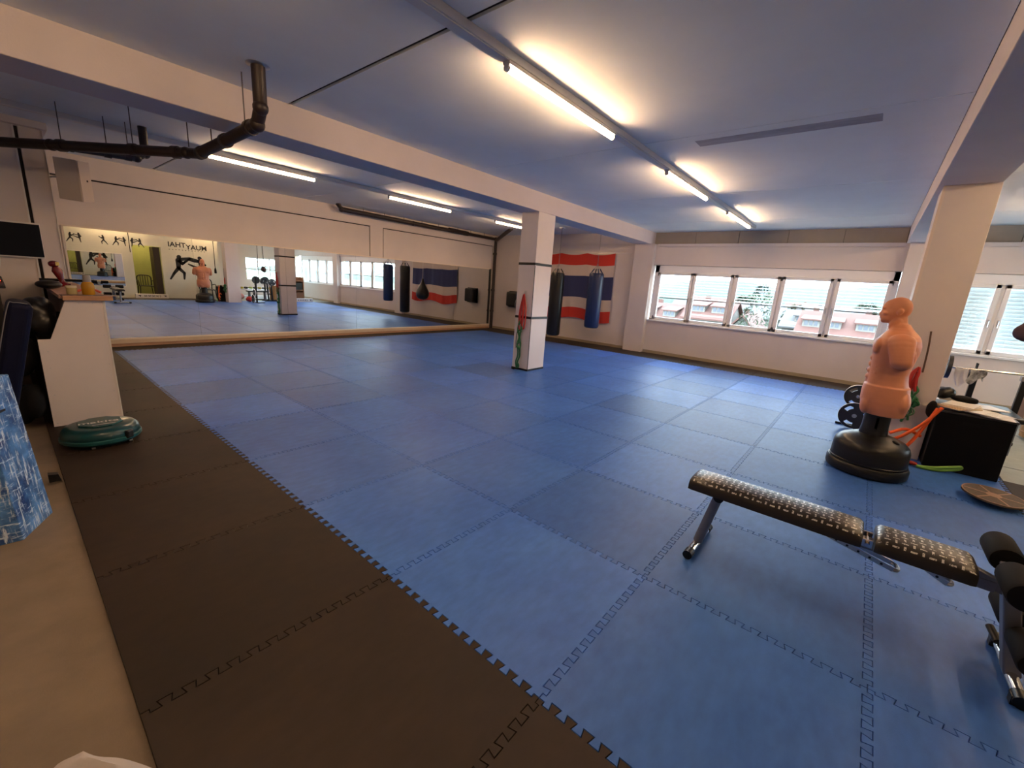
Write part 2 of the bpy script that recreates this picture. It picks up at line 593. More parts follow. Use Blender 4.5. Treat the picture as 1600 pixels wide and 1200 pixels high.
# --- wall behind camera and poster wall
struct('wall_back', B().box(XB - .2, XB, YA, YM, -0.02, ZC + .05), wallm)
pw = B()
pw.box(XB, 2.45, YP - .15, YP, -0.02, ZC + .03)
pw.box(3.35, 5.35, YP - .15, YP, -0.02, ZC + .03)
pw.box(2.45, 3.35, YP - .15, YP, 2.05, ZC + .03)
struct('wall_right', pw, mat('pale_wall_paint', (0.62, 0.63, 0.55), 0.8, var=.03))
al = B()
al.box(5.20, 5.35, YA, YP - .15, -0.02, ZC + .03)
al.box(2.2, 5.2, -4.9, -4.75, -0.02, ZC + .03)
al.box(2.2, 2.35, -4.75, YP - .15, -0.02, ZC + .03)
struct('wall_side_room', al, greenwall)
ae = B()
ae.box(5.35, 7.5, YA - .2, YA, -0.02, ZC + .03); ae.box(9.3, XF + .2, YA - .2, YA, -0.02, ZC + .03)
ae.box(7.5, 9.3, YA - .2, YA, -0.02, 0.8); ae.box(7.5, 9.3, YA - .2, YA, 2.0, ZC + .03)
struct('wall_alcove', ae, wallm)
ds = struct('door_1', B().box(3.12, 3.33, -3.75, -3.15, 0.0, 2.03), mat('dark_door', (0.03, 0.02, 0.018), 0.6), bevel=.005)

# --- window wall (front)
def wall_seg(b, y0, y1):
    b.box(XF, XF + .25, y0, y1, -0.02, 2.80)
ww = B()
wall_seg(ww, 3.86, YM + .2)
wall_seg(ww, -1.45, -1.02)
ww.box(XF, XF + .25, -1.02, 3.86, -0.02, 0.88); ww.box(XF, XF + .25, -1.02, 3.86, 2.29, 2.80)
ww.box(XF, XF + .25, -5.9, -1.45, -0.02, 0.88); ww.box(XF, XF + .25, -5.9, -1.45, 2.29, 2.80)
wall_seg(ww, YA, -5.9)
wf = struct('wall_front', ww, wallm)
B().box(XF, XF + .25, 4.40, YM + .2, 2.79, ZC + .03).obj('lintel', wallm, wf)
B().box(XF - .015, XF, -0.95, 3.83, 2.74, 2.81).obj('ledge', white, wf, bevel=.003)
B().box(XF - .015, XF, -5.9, -1.45, 2.74, 2.81).obj('ledge', white, wf, bevel=.003)
brown = mat('taupe_panel', (0.36, 0.31, 0.26), 0.6, var=.04)
for a, b_ in ((-0.95, .02), (.02, 1.0), (1.0, 1.98), (1.98, 2.95), (2.95, 3.97), (-2.4, -1.40), (-3.4, -2.4), (-4.4, -3.4), (-6.2, -4.4)):
    B().box(XF + .12, XF + .16, a + .004, b_ - .004, 2.78, ZC + .03).obj('band_panel', brown, wf)
B().box(XF + .16, XF + .25, YA, 3.97, 2.78, ZC + .03).obj('band_back', gapm, wf)
# pilasters under the beams
pf = B(); pf.box(9.80, XF + .01, 3.86, 4.38, 0, 2.80); pf.obj('pilaster', wallm, wf, bevel=.005)
pf = B(); pf.box(9.80, XF + .01, -1.40, -1.00, 0, 2.80); pf.obj('pilaster', wallm, wf, bevel=.005)
for a, b_ in ((4.38, YM), (-0.99, 3.85), (YA, -1.41)):
    B().box(XF - .02, XF, a, b_, -0.01, 0.075).obj('skirting', mat('tan_skirting', (0.36, 0.29, 0.20), .6), wf, bevel=.003)

# --- windows
hinge_m = black
def window(name, ys, z0, z1, blind_bottom, closed):
    ys = [(a - .012, b_ + .012) for a, b_ in ys]
    """ys: list of (y_hi, y_lo) glass openings of the sashes"""
    X = XF + 0.03
    yhi = ys[0][0] + 0.17; ylo = ys[-1][1] - 0.15
    fr = B()
    fr.box(X, X + .09, ylo, yhi, z0 - .09, z0 - .05); fr.box(X, X + .09, ylo, yhi, z1 + .055, 2.285)
    fr.box(X, X + .09, yhi - .115, yhi, z0 - .09, 2.285); fr.box(X, X + .09, ylo, ylo + .095, z0 - .09, 2.285)
    for a, b_ in zip(ys[:-1], ys[1:]):
        m_ = (a[1] + b_[0]) / 2
        fr.box(X + .03, X + .09, m_ - .04, m_ + .04, z0 - .06, z1 + .06)
    w = struct(name, fr, pvc, bevel=.004)
    B().box(XF - .045, XF + .03, ylo - .05, yhi + .03, z0 - .115, z0 - .075).obj('window_sill', pvc, w, bevel=.008)
    for i, (a, b_) in enumerate(ys):
        s = B()
        e = .066
        s.box(X - .018, X + .05, b_ - e, a + e, z0 - e, z0); s.box(X - .018, X + .05, b_ - e, a + e, z1, z1 + e)
        s.box(X - .018, X + .05, a, a + e, z0 - e, z1 + e); s.box(X - .018, X + .05, b_ - e, b_, z0 - e, z1 + e)
        so = s.obj('window_frame', pvc, w, bevel=.006)
        B().box(X + .018, X + .024, b_ - .01, a + .01, z0 - .01, z1 + .01).obj('pane', glassm, so)
        # handle and hinges
        side = b_ - e / 2 if i in (0, 2, 3) and i != 2 else a + e / 2
        if i == 2: side = a + e / 2
        h = B()
        h.box(X - .028, X - .016, side - .012, side + .012, (z0 + z1) / 2 - .10, (z0 + z1) / 2 + .0)
        h.tube([(X - .022, side, (z0 + z1) / 2 - .02), (X - .055, side, (z0 + z1) / 2 - .02), (X - .055, side, (z0 + z1) / 2 - .13)], .008, n=6, smooth=False)
        h.obj('window_handle', steel, so)
        hs = a + e + .004 if side < (a + b_) / 2 else b_ - e - .004
        g = B()
        g.box(X - .026, X - .010, hs - .007, hs + .007, z1 - .03, z1 + .045); g.box(X - .026, X - .010, hs - .007, hs + .007, z0 - .045, z0 + .03)
        g.obj('window_hinge', hinge_m, so)
        # exterior blind: slats, bottom rail, cords
        bl = B()
        zt = z1 + .05
        if closed:
            z = zt
            while z > z0 - .02:
                bl.box(X + .12, X + .122, b_ - .05, a + .05, z - .072, z, rotM('Y', 28, (X + .121, 0, z)))
                z -= .066
        else:
            z = zt
            while z > blind_bottom + .03:
                bl.box(X + .09, X + .16, b_ - .03, a + .03, z - .001, z + .001, rotM('Y', -12, (X + .125, 0, z)))
                z -= .066
        bo = bl.obj('blind_slats', closedm if closed else blindm, w)
        bo['kind'] = 'stuff'
        if not closed:
            B().box(X + .10, X + .15, b_ - .03, a + .03, blind_bottom - .012, blind_bottom + .012).obj('blind_rail', mat('grey_rail', (.28, .28, .27), .5), w)
            cd = B()
            for q in (b_ + .12, a - .12):
                cd.cyl((X + .125, q, blind_bottom), (X + .125, q, zt), .0015, n=4)
            cd.obj('blind_cord', mat('grey_rail', (.28, .28, .27), .5), w)
    return w
window('window_1', [(3.66, 2.89), (2.77, 1.97), (1.82, 1.01), (0.87, 0.06), (-0.09, -0.86)], 0.97, 2.05, 1.47, False)
window('window_2', [(-1.58, -2.28), (-2.44, -3.22), (-3.38, -4.16), (-4.32, -5.10)], 0.97, 2.05, 1.47, True)
wb3 = B()
for a in (7.5, 8.1, 8.7, 9.27): wb3.box(a - .03, a + .03, YA - .1, YA - .04, .8, 2.0)
wb3.box(7.5, 9.3, YA - .1, YA - .04, .8, .86); wb3.box(7.5, 9.3, YA - .1, YA - .04, 1.37, 1.42); wb3.box(7.5, 9.3, YA - .1, YA - .04, 1.94, 2.0)
w3 = struct('window_3', wb3, pvc)
B().box(7.5, 9.3, YA - .075, YA - .07, .85, 1.95).obj('pane', glassm, w3)

# ================================================================== COLUMNS
def column(x0, x1, y0, y1, label, tape, loc):
    t = thing('square_column', label, 'column', loc)
    B().box(x0, x1, y0, y1, 0.0, 2.80).obj('shaft', mat('column_board', (0.70, 0.64, 0.63), 0.55, var=.02), t, bevel=.004)
    e = .003
    if tape:
        for z in (0.985, 1.93):
            b = B(); b.box(x0 - e, x1 + e, y0 - e, y1 + e, z - .022, z + .022); b.obj('tape_band', black, t)
        B().box(x0 - .006, x1 + .006, y0 - .006, y1 + .006, 0.0, .035).obj('base_band', black, t)
        B().box(x0 - .002, x0 + .012, y0 - .002, y0 + .004, 0.035, 1.9).obj('corner_seam', black, t)
    else:
        B().box(x0 - .004, x0 + .02, y1 - .02, y1 + .004, 0.0, 2.79).obj('corner_bead', mat('pink_white', (.75, .66, .62), .5), t)
    return t
column(4.98, 5.48, 3.97, 4.34, 'square white column with black tape bands in the middle of the blue mats', True, (4.98, 3.97, 0))
column(5.03, 5.50, -1.40, -1.00, 'bare square white column behind the torso dummy at the right', False, (5.03, -1.40, 0))

# ================================================================== LIGHTS
def tube_mat():
    m = bpy.data.materials.new('glowing_tube')
    m.use_nodes = True
    n = m.node_tree.nodes
    b = n['Principled BSDF']
    b.inputs['Base Color'].default_value = (.9, .85, .7, 1)
    b.inputs['Emission Color'].default_value = (*TUBE_COLOR, 1)
    b.inputs['Emission Strength'].default_value = TUBE_POWER
    return m
tubem = tube_mat()
rails = []
trackm = mat('white_metal_track', (0.62, 0.62, 0.64), 0.4)
def track(y, x0, x1, label, w=.10):
    t = thing('light_track', label, 'light track', (x0, y, ZC))
    B().box(x0, x1, y - w / 2, y + w / 2, ZC - .055, ZC - .0005).obj('channel', trackm, t, bevel=.004)
    B().box(x0, x1, y - w / 2 + .012, y + w / 2 - .012, ZC - .062, ZC - .054).obj('cover_strip', whitep, t)
    return t
track(1.56, XB, 9.35, 'long white light track on the middle ceiling bay with three tubes')
track(6.74, XB, 9.35, 'long white light track nearer the mirror wall', .08)
track(-2.6, XB, 9.35, 'white light track added with unseen tubes in the bay right of the beam')  # track added to carry the extra tubes of this bay
def tubelamp(x0, x1, y, label):
    t = thing('tube_light', label, 'lamp', (x0, y, ZC - .06), 'tube lights on the ceiling tracks')
    B().box(x0, x1, y - .03, y + .03, ZC - .087, ZC - .0622).obj('batten', whitep, t, bevel=.004)
    b = B(); b.cyl((x0 + .02, y, ZC - .105), (x1 - .02, y, ZC - .105), .021, n=14); b.obj('tube', tubem, t, smooth=40)
    b = B(); b.cyl((x0, y, ZC - .105), (x0 + .022, y, ZC - .105), .023, n=14); b.obj('end_cap', whitep, t)
    b = B(); b.cyl((x1 - .022, y, ZC - .105), (x1, y, ZC - .105), .023, n=14); b.obj('end_cap', whitep, t)
tubelamp(1.28, 2.86, 1.535, 'glowing tube light nearest the camera on the middle track')
tubelamp(4.26, 5.90, 1.535, 'glowing tube light, second along the middle track')
tubelamp(7.12, 8.85, 1.535, 'glowing tube light nearest the windows on the middle track')
tubelamp(-1.75, -0.15, 1.535, 'unseen tube light added above the camera')  # unseen tube added to brighten the camera end of the room
tubelamp(0.94, 2.45, 6.70, 'glowing tube light beside the black pipe bend')
tubelamp(3.84, 5.41, 6.70, 'glowing tube light above the far end of the mirrors')
tubelamp(6.83, 8.35, 6.70, 'short looking glowing tube light half hidden by the taped column')
tubelamp(1.2, 2.8, -2.6, 'unseen tube light added in the bay above the poster wall')  # added tube out of view, lights the poster wall bay
tubelamp(4.2, 5.8, -2.6, 'unseen tube light added in the bay above the weights')  # second added tube of the right bay, also out of view
tubelamp(7.1, 8.7, -2.6, 'unseen tube light added in the bay above the barbell')  # third tube added to brighten the right bay

t = thing('added_room_lamp', 'ceiling lamp added to brighten the green side room behind the doorway', 'lamp', (3.0, -4.0, ZC))  # lamp added so the green doorway looks bright
b = B(); b.lathe([(.20, 0), (.21, .03), (.15, .045)], (3.0, -4.0, ZC - .05), 28); b.obj('housing', whitep, t, smooth=40)
sm_ = tubem.copy(); sm_.name = 'glowing_disc'; sm_.node_tree.nodes['Principled BSDF'].inputs['Emission Strength'].default_value = 45
b = B(); b.lathe([(.17, 0), (.19, -.02), (0, -.03)], (3.0, -4.0, ZC - .05), 28); b.obj('diffuser', sm_, t, smooth=40)

# ================================================================== MIRRORS
mr = thing('wall_mirror', 'long frameless mirror wall of several panes above a beige ledge', 'mirror', (-0.34, YM - .03, 0))
xs = [-0.34, 1.36, 3.05, 4.75, 6.46, 8.12, 9.76]
for a, b_ in zip(xs[:-1], xs[1:]):
    B().box(a + .0012, b_ - .0012, YM - .028, YM - .022, 0.14, 1.99).obj('mirror_pane', mirrorm, mr)
B().box(-0.36, 9.78, YM - .022, YM - .004, 0.10, 2.0).obj('backing', mat('mirror_edge', (.10, .14, .13), .4), mr)
B().box(-0.36, 9.70, YM - .035, YM - .018, 1.985, 2.008).obj('top_trim', mat('cream_trim', (.80, .70, .58), .5), mr)
B().box(-0.36, 9.78, YM - .07, YM - .005, 0.055, 0.14).obj('ledge', beigetrim, mr, bevel=.004)
B().box(-0.36, 9.78, YM - .074, YM - .005, 0.126, 0.142).obj('ledge_lip', mat('cream_trim', (.80, .70, .58), .5), mr)
B().box(-0.36, 9.78, YM - .05, YM - .005, 0.0, 0.055).obj('ledge_base', wood, mr)
B().box(-0.365, -0.34, YM - .035, YM - .018, 0.1, 2.0).obj('side_trim', mat('cream_trim', (.80, .70, .58), .5), mr)

m2 = thing('wall_mirror', 'smaller rectangular mirror on the poster wall opposite the mirror wall', 'mirror', (0.4, YP, 0.4))
B().box(0.42, 2.12, YP + .02, YP + .026, 0.45, 1.66).obj('mirror_pane', mirrorm, m2)
B().box(0.40, 2.14, YP + .002, YP + .02, 0.43, 1.68).obj('backing', whitep, m2)
#PART2
# ================================================================== TORSO DUMMY
def torso_dummy():
    cx, cyy = 4.18, -0.955
    t = thing('torso_dummy', 'tan bald armless torso dummy on a black drum base, facing the mirrors', 'training dummy', (cx, cyy, 0))
    b = B()
    secs = [(.595, .195, -.815, -1.130), (.66, .212, -.790, -1.140), (.72, .220, -.776, -1.138), (.80, .218, -.772, -1.130), (.872, .212, -.778, -1.118)]
    secs2 = [(.868, .203, -.790, -1.108), (.93, .192, -.792, -1.090), (.99, .188, -.790, -1.082), (1.06, .200, -.789, -1.088), (1.13, .222, -.785, -1.100),
             (1.20, .246, -.776, -1.112), (1.26, .262, -.778, -1.112), (1.31, .262, -.798, -1.100), (1.345, .228, -.822, -1.082), (1.37, .175, -.840, -1.060), (1.39, .130, -.850, -1.040), (1.415, .095, -.850, -1.018), (1.45, .070, -.842, -.995)]
    def loft(S):
        rings = []
        for z, hw, f, k in S:
            c = (f + k) / 2; h = (f - k) / 2
            ring = []
            for i in range(40):
                a = 2 * PI * i / 40
                ca, sa = math.cos(a), math.sin(a)
                e = 0.82
                ring.append(b.bm.verts.new((cx + hw * math.copysign(abs(ca) ** e, ca), c + h * math.copysign(abs(sa) ** e, sa), z)))
            rings.append(ring)
        for r0, r1 in zip(rings[:-1], rings[1:]):
            for i in range(40):
                b.bm.faces.new((r0[i], r0[(i + 1) % 40], r1[(i + 1) % 40], r1[i]))
        b.bm.faces.new(list(reversed(rings[0]))); b.bm.faces.new(rings[-1])
    loft(secs); loft(secs2)
    def el(x, y, z, rx, ry, rz, rx_=0, rz_=0):
        M = Matrix.Rotation(math.radians(rx_), 3, 'X') @ Matrix.Rotation(math.radians(rz_), 3, 'Y')
        b.ball((cx + x, y, z), 1, rx, ry, rz, 24, M)
    # neck and head
    b.cyl((cx, -.925, 1.36), (cx, -.893, 1.54), .070, .062, 24)
    el(0, -.885, 1.585, .081, .098, .104)        # cranium
    el(0, -.862, 1.595, .074, .092, .078)        # forehead
    el(0, -.850, 1.545, .074, .086, .085)
    el(0, -.838, 1.500, .063, .066, .055)        # jaw
    el(0, -.806, 1.472, .034, .030, .027)        # chin
    el(0, -.788, 1.503, .026, .020, .015)        # lips
    el(0, -.776, 1.510, .022, .013, .006)
    el(0, -.777, 1.496, .020, .013, .0065)
    for z, y, r in ((1.562, -.782, .010), (1.550, -.776, .011), (1.538, -.771, .013), (1.529, -.768, .015)): el(0, y, z, r * .95, r * 1.05, r)
    for s in (-1, 1):
        el(s * .013, -.776, 1.526, .010, .012, .008)
        el(s * .028, -.782, 1.586, .028, .018, .011, 0, s * 12)   # brow
        el(s * .030, -.791, 1.561, .013, .010, .007)              # eye
        el(s * .048, -.805, 1.535, .024, .028, .020)              # cheek
        el(s * .081, -.897, 1.552, .010, .020, .032, 12)          # ear
        el(s * .084, -.905, 1.560, .011, .018, .020)
        el(s * .040, -.895, 1.43, .030, .052, .075, 0, s * 20)    # neck muscle
        for k in range(7):                                        # shoulder running into the arm stump
            u = k / 6
            el(s * (.222 + .052 * u ** .6), -.958 - .030 * u, 1.290 - .165 * u, .084 - .022 * u, .100 - .020 * u, .078 - .012 * u)
        el(s * .105, -.810, 1.235, .110, .040, .072, 0, s * -8)   # pectoral
        el(s * .120, -.808, 1.200, .080, .034, .038)
        el(s * .195, -.99, 1.15, .045, .095, .120)                # lat
        for k, z in enumerate((1.115, 1.055, .995, .935)):
            el(s * .036, -.802, z, .034, .029, .029)              # abdominals
            el(s * .120, -.838 - .004 * k, z + .01, .050, .026, .018, 0, s * 30)
        el(s * .095, -1.075, .73, .105, .068, .12)                # buttock
        el(s * .085, -.835, .68, .10, .050, .10)
    el(0, -.80, .90, .055, .02, .03)
    body = b.obj('body', skin, t)
    rm = body.modifiers.new('remesh', 'REMESH'); rm.mode = 'VOXEL'; rm.voxel_size = .0062
    sm = body.modifiers.new('smooth', 'SMOOTH'); sm.factor = .5; sm.iterations = 6
    dg = bpy.context.evaluated_depsgraph_get(); dg.update()
    me = bpy.data.meshes.new_from_object(body.evaluated_get(dg))
    body.modifiers.clear(); body.data = me
    me.polygons.foreach_set('use_smooth', [True] * len(me.polygons))
    p = B(); p.lathe([(.112, .375), (.108, .41), (.103, .46), (.102, .60), (.09, .61)], (cx, -.945, 0), 32); p.obj('post', black, t, smooth=40)
    p = B(); p.lathe([(.29, 0), (.318, .012), (.324, .03), (.324, .085), (.312, .105), (.300, .108), (.300, .125), (.298, .25), (.285, .295), (.245, .335), (.18, .362), (.12, .382), (.10, .384)], (cx, cyy, 0), 64)
    p.obj('base', black, t, smooth=35)
    p = B(); p.lathe([(.026, 0), (.030, .01), (.026, .018), (0, .018)], (cx - .10, cyy - .16, .347), 20, Matrix.Rotation(.35, 3, 'X')); p.obj('filler_cap', blackm, t, smooth=40)
    p = B(); p.lathe([(.302, .112), (.306, .115), (.306, .122), (.302, .125)], (cx, cyy, 0), 64, ring=True); p.obj('rim_line', black, t, smooth=40)
    p = B()
    for a in (190, 200): p.box(cx - .1035, cx - .100, -.96, -.94, .44, .56)
    p.obj('height_marker', blackm, t)
torso_dummy()

# ================================================================== WEIGHT BENCH
def dotted():
    m = bpy.data.materials.new('patterned_vinyl')
    m.use_nodes = True
    n = m.node_tree.nodes; l = m.node_tree.links
    bs = n['Principled BSDF']
    bs.inputs['Roughness'].default_value = 0.35
    tc = n.new('ShaderNodeTexCoord')
    sp = n.new('ShaderNodeSeparateXYZ'); l.new(tc.outputs['Object'], sp.inputs[0])
    def mth(op, a, b=None, c=None):
        x = n.new('ShaderNodeMath'); x.operation = op
        for i, v in enumerate((a, b, c)):
            if v is None: continue
            if isinstance(v, (int, float)): x.inputs[i].default_value = v
            else: l.new(v, x.inputs[i])
        return x.outputs[0]
    S = 31.0
    X = mth('MULTIPLY', sp.outputs['X'], S); Y = mth('MULTIPLY', sp.outputs['Y'], S)
    fx = mth('ABSOLUTE', mth('SUBTRACT', mth('FRACT', X), .5)); fy = mth('ABSOLUTE', mth('SUBTRACT', mth('FRACT', Y), .5))
    par = mth('MODULO', mth('ADD', mth('FLOOR', X), mth('ADD', mth('FLOOR', Y), 400)), 2)
    h = mth('MULTIPLY', mth('LESS_THAN', fx, .38), mth('LESS_THAN', fy, .13))
    v = mth('MULTIPLY', mth('LESS_THAN', fx, .13), mth('LESS_THAN', fy, .38))
    d = mth('ADD', mth('MULTIPLY', h, par), mth('MULTIPLY', v, mth('SUBTRACT', 1, par)))
    ns = n.new('ShaderNodeTexNoise'); ns.inputs['Scale'].default_value = 180; l.new(tc.outputs['Object'], ns.inputs['Vector'])
    d = mth('MULTIPLY', d, mth('GREATER_THAN', ns.outputs['Fac'], .43))
    geo = n.new('ShaderNodeNewGeometry'); s2 = n.new('ShaderNodeSeparateXYZ'); l.new(geo.outputs['Normal'], s2.inputs[0])
    d = mth('MULTIPLY', d, mth('GREATER_THAN', s2.outputs['Z'], .6))
    mx = n.new('ShaderNodeMix'); mx.data_type = 'RGBA'
    l.new(d, mx.inputs[0]); mx.inputs[6].default_value = (.016, .013, .011, 1); mx.inputs[7].default_value = (.62, .62, .60, 1)
    l.new(mx.outputs[2], bs.inputs['Base Color'])
    return m
vinyl = dotted()
t = thing('weight_bench', 'incline bench with patterned black pads standing on the blue mats', 'bench', (1.55, -0.7, 0))
def pad(y0, y1, z):
    b = B()
    n = 14
    prof = []
    x0, x1, h = 1.425, 1.665, .078
    for i in range(n + 1):
        a = PI * i / n
        ca, sa = math.cos(a), math.sin(a)
        prof.append(((x0 + x1) / 2 - (x1 - x0) / 2 * math.copysign(abs(ca) ** .45, ca), z + h * abs(sa) ** .55))
    rings = []
    L = y0 - y1
    for k in range(13):
        u = k / 12
        e = 0.03
        yy = y0 - L * u
        s = 1.0
        if k in (0, 12): s = .80
        if k in (1, 11): yy = y0 - .018 if k == 1 else y1 + .018; s = .97
        ring = [b.bm.verts.new((1.545 + (px - 1.545) * (1 - (1 - s) * .3), yy, z + (pz - z) * s)) for px, pz in prof]
        rings.append(ring)
    for r0, r1 in zip(rings[:-1], rings[1:]):
        for i in range(n): b.bm.faces.new((r0[i], r0[i + 1], r1[i + 1], r1[i]))
        b.bm.faces.new((r0[n], r0[0], r1[0], r1[n]))
    b.bm.faces.new(rings[0]); b.bm.faces.new(list(reversed(rings[-1])))
    return b
pad(-.045, -.885, .414).obj('back_pad', vinyl, t, smooth=55)
pad(-.935, -1.285, .414).obj('seat_pad', vinyl, t, smooth=55)
b = B(); b.box(1.52, 1.57, -1.36, -.16, .375, .425); b.obj('rail', greypaint, t, bevel=.004)
b = B(); b.box(1.49, 1.50, -.93, -.88, .40, .44); b.box(1.59, 1.60, -.93, -.88, .40, .44); b.cyl((1.47, -.91, .42), (1.62, -.91, .42), .010); b.obj('hinge', chrome, t)
b = B(); b.cyl((1.545, -.205, .40), (1.53, -.135, .045), .028, .028, 20); b.obj('leg', greypaint, t, smooth=40)
b = B(); b.cyl((1.50, -.21, .385), (1.59, -.21, .385), .030, n=18); b.obj('pivot_knob', black, t, smooth=40)
b = B(); b.cyl((1.40, -.13, .028), (1.74, -.13, .028), .024, n=18); b.obj('foot_bar', chrome, t, smooth=40)
for x in (1.345, 1.735):
    b = B(); b.cyl((x, -.13, .028), (x + .06, -.13, .028), .0275, n=18); b.obj('foot_cap', black, t, smooth=40)
for (y0, z0, y1, z1) in ((-.60, .425, -1.03, .325), (-1.06, .425, -1.215, .350)):
    b = B()
    for x in (1.505, 1.575):
        b.box(x - .003, x + .003, 0, 1, -.012, .012, Matrix.Translation((0, y0, z0)) @ Matrix.Rotation(math.atan2(z1 - z0, y1 - y0), 4, 'X') @ Matrix.Diagonal((1, math.hypot(y1 - y0, z1 - z0), 1, 1)))
    b.tube([(1.505, y1 + .004, z1), (1.515, y1 - .012, z1 - .003), (1.54, y1 - .018, z1 - .004), (1.565, y1 - .012, z1 - .003), (1.575, y1 + .004, z1)], .010, n=8)
    b.obj('slotted_bracket', steel, t, smooth=40)
    k = 8 if y0 > -.8 else 3
    for i in range(k):
        u = (i + 1) / (k + 1)
        b = B(); b.cyl((1.500, y0 + (y1 - y0) * u, z0 + (z1 - z0) * u), (1.5018, y0 + (y1 - y0) * u, z0 + (z1 - z0) * u), .006, n=8); b.obj('bracket_hole', gapm, t)
b = B(); b.box(1.525, 1.565, -1.46, -1.27, .405, .455, rotM('X', 18, (1.545, -1.3, .43))); b.obj('neck_bracket', greypaint, t, bevel=.003)
b = B(); b.box(1.50, 1.575, -.028, .028, 0, .50, Matrix.Translation((0, -1.49, .03)) @ Matrix.Rotation(-.22, 4, 'X')); b.obj('post', greypaint, t, bevel=.006)
for x0, x1 in ((1.27, 1.49), (1.60, 1.82)):
    b = B(); b.lathe([(.028, 0), (.055, .004), (.060, .02), (.060, (x1 - x0) - .02), (.055, (x1 - x0) - .004), (.028, (x1 - x0))], (x0, -1.385, .505), 28, Matrix.Rotation(PI / 2, 3, 'Y')); b.obj('foam_roller', blackm, t, smooth=50)
    b = B(); b.lathe([(.028, 0), (.050, .004), (.055, .02), (.055, (x1 - x0) - .02), (.050, (x1 - x0) - .004), (.028, (x1 - x0))], (x0, -1.47, .235), 28, Matrix.Rotation(PI / 2, 3, 'Y')); b.obj('foam_roller', blackm, t, smooth=50)
b = B(); b.cyl((1.25, -1.385, .505), (1.84, -1.385, .505), .014, n=14); b.cyl((1.25, -1.47, .235), (1.84, -1.47, .235), .014, n=14); b.obj('roller_axle', chrome, t, smooth=40)
b = B(); b.cyl((1.38, -1.49, .03), (1.76, -1.49, .03), .024, n=18); b.obj('foot_bar', chrome, t, smooth=40)
for x in (1.33, 1.74):
    b = B(); b.cyl((x, -1.49, .03), (x + .06, -1.49, .03), .029, n=18); b.box(x + .01, x + .05, -1.52, -1.46, .0, .04); b.obj('foot_cap', black, t, smooth=40)
b = B(); b.cyl((1.70, -1.47, .06), (1.78, -1.45, .085), .016, n=12); b.obj('clamp_knob', black, t, smooth=40)

# ================================================================== ROBOT VACUUM
rx, ry = -0.735, 4.20
t = thing('robot_vacuum', 'round teal cleaning robot on the black mats beside the white panel', 'robot vacuum', (rx, ry, 0))
b = B(); b.lathe([(.20, .022), (.238, .026), (.250, .04), (.252, .09), (.246, .125), (.225, .150), (.19, .160), (0, .162)], (rx, ry, 0), 56); b.obj('shell', tealm, t, smooth=35)
b = B(); b.lathe([(.150, .1595), (.152, .170), (.146, .176), (0, .178)], (rx, ry + .01, 0), 8, Matrix.Rotation(.39, 3, 'Z')); b.obj('top_deck', mat('teal_deck', (.006, .065, .072), .3), t, bevel=.004)
b = B(); b.box(rx - .06, rx + .085, ry - .110, ry - .090, .1765, .1785); b.obj('sticker', steel, t)
b = B(); b.box(rx + .115, rx + .175, ry - .235, ry - .20, .055, .125, rotM('Z', 35, (rx + .14, ry - .21, 0))); b.obj('front_recess', black, t, bevel=.012)
b = B(); b.lathe([(.254, .040), (.262, .048), (.262, .070), (.254, .078)], (rx, ry, 0), 56, ring=True); b.obj('bumper', mat('teal_bumper', (.01, .08, .085), .3), t, smooth=40)
for dx, dy in ((-.08, -.20), (.16, -.16), (.0, .21)):
    b = B(); b.cyl((rx + dx - .012, ry + dy, .012), (rx + dx + .012, ry + dy, .012), .012, n=14); b.cyl((rx + dx, ry + dy, .012), (rx + dx, ry + dy, .03), .006, n=8); b.obj('wheel', steel, t, smooth=40)

def text_obj(name, txt, size, m, parent, M, extrude=.001, bold=0.0, sx=1.0):
    cu = bpy.data.curves.new(name, 'FONT')
    cu.body = txt; cu.size = size; cu.extrude = extrude; cu.offset = bold
    cu.align_x = 'CENTER'; cu.align_y = 'CENTER'
    o = bpy.data.objects.new(name, cu)
    COL.objects.link(o)
    dg = bpy.context.evaluated_depsgraph_get(); dg.update()
    me = bpy.data.meshes.new_from_object(o.evaluated_get(dg))
    bpy.data.objects.remove(o)
    o0 = root_loc(parent) if parent is not None else Vector((0, 0, 0))
    me.transform(Matrix.Translation(-o0) @ M @ Matrix.Diagonal((sx, 1, 1, 1)))
    me.materials.clear(); me.materials.append(m)
    r = bpy.data.objects.new(name, me)
    COL.objects.link(r)
    if parent is not None: r.parent = parent
    return r
text_obj('lettering', 'makita', .085, whitep, t, Matrix.Translation((rx - .01, ry - .02, .1785)) @ Matrix.Rotation(-.08, 4, 'Z'), .0005, .001, 1.15)

# ================================================================== BAR COUNTER
PY = 4.85
t = thing('bar_counter', 'white end panel of a bar counter topped with wooden planks at the left', 'counter', (-.75, PY, 0))
b = B(); b.prism([(-.515, 0), (-.530, 1.155), (-.775, 1.155), (-.905, .81), (-.985, .81), (-.985, 0)], 1, PY, PY + .02); b.obj('end_panel', white, t, bevel=.002)
b = B(); b.prism([(-.515, 0), (-.530, 1.155), (-.522, 1.155), (-.505, 0)], 1, PY - .004, PY + .022); b.obj('edge_strip', whitep, t)
b = B(); b.box(-.53, -.512, PY + .02, 8.0, 0, 1.155); b.obj('side_panel', white, t)
b = B(); b.box(-.97, -.55, PY + .04, 8.0, .78, .80); b.obj('inner_shelf', blackm, t)
b = B(); b.box(-.98, -.96, PY + .04, 8.0, 0, .78); b.obj('back_panel', blackm, t)
scr = None
for x, z in ((-.935, .70), (-.94, .55), (-.945, .30), (-.96, .03), (-.555, .83), (-.550, .55), (-.545, .28), (-.60, 1.13), (-.69, 1.13), (-.53, .04)):
    b = B(); b.cyl((x, PY - .0025, z), (x, PY, z), .0048, n=10); b.obj('screw', steel, t)
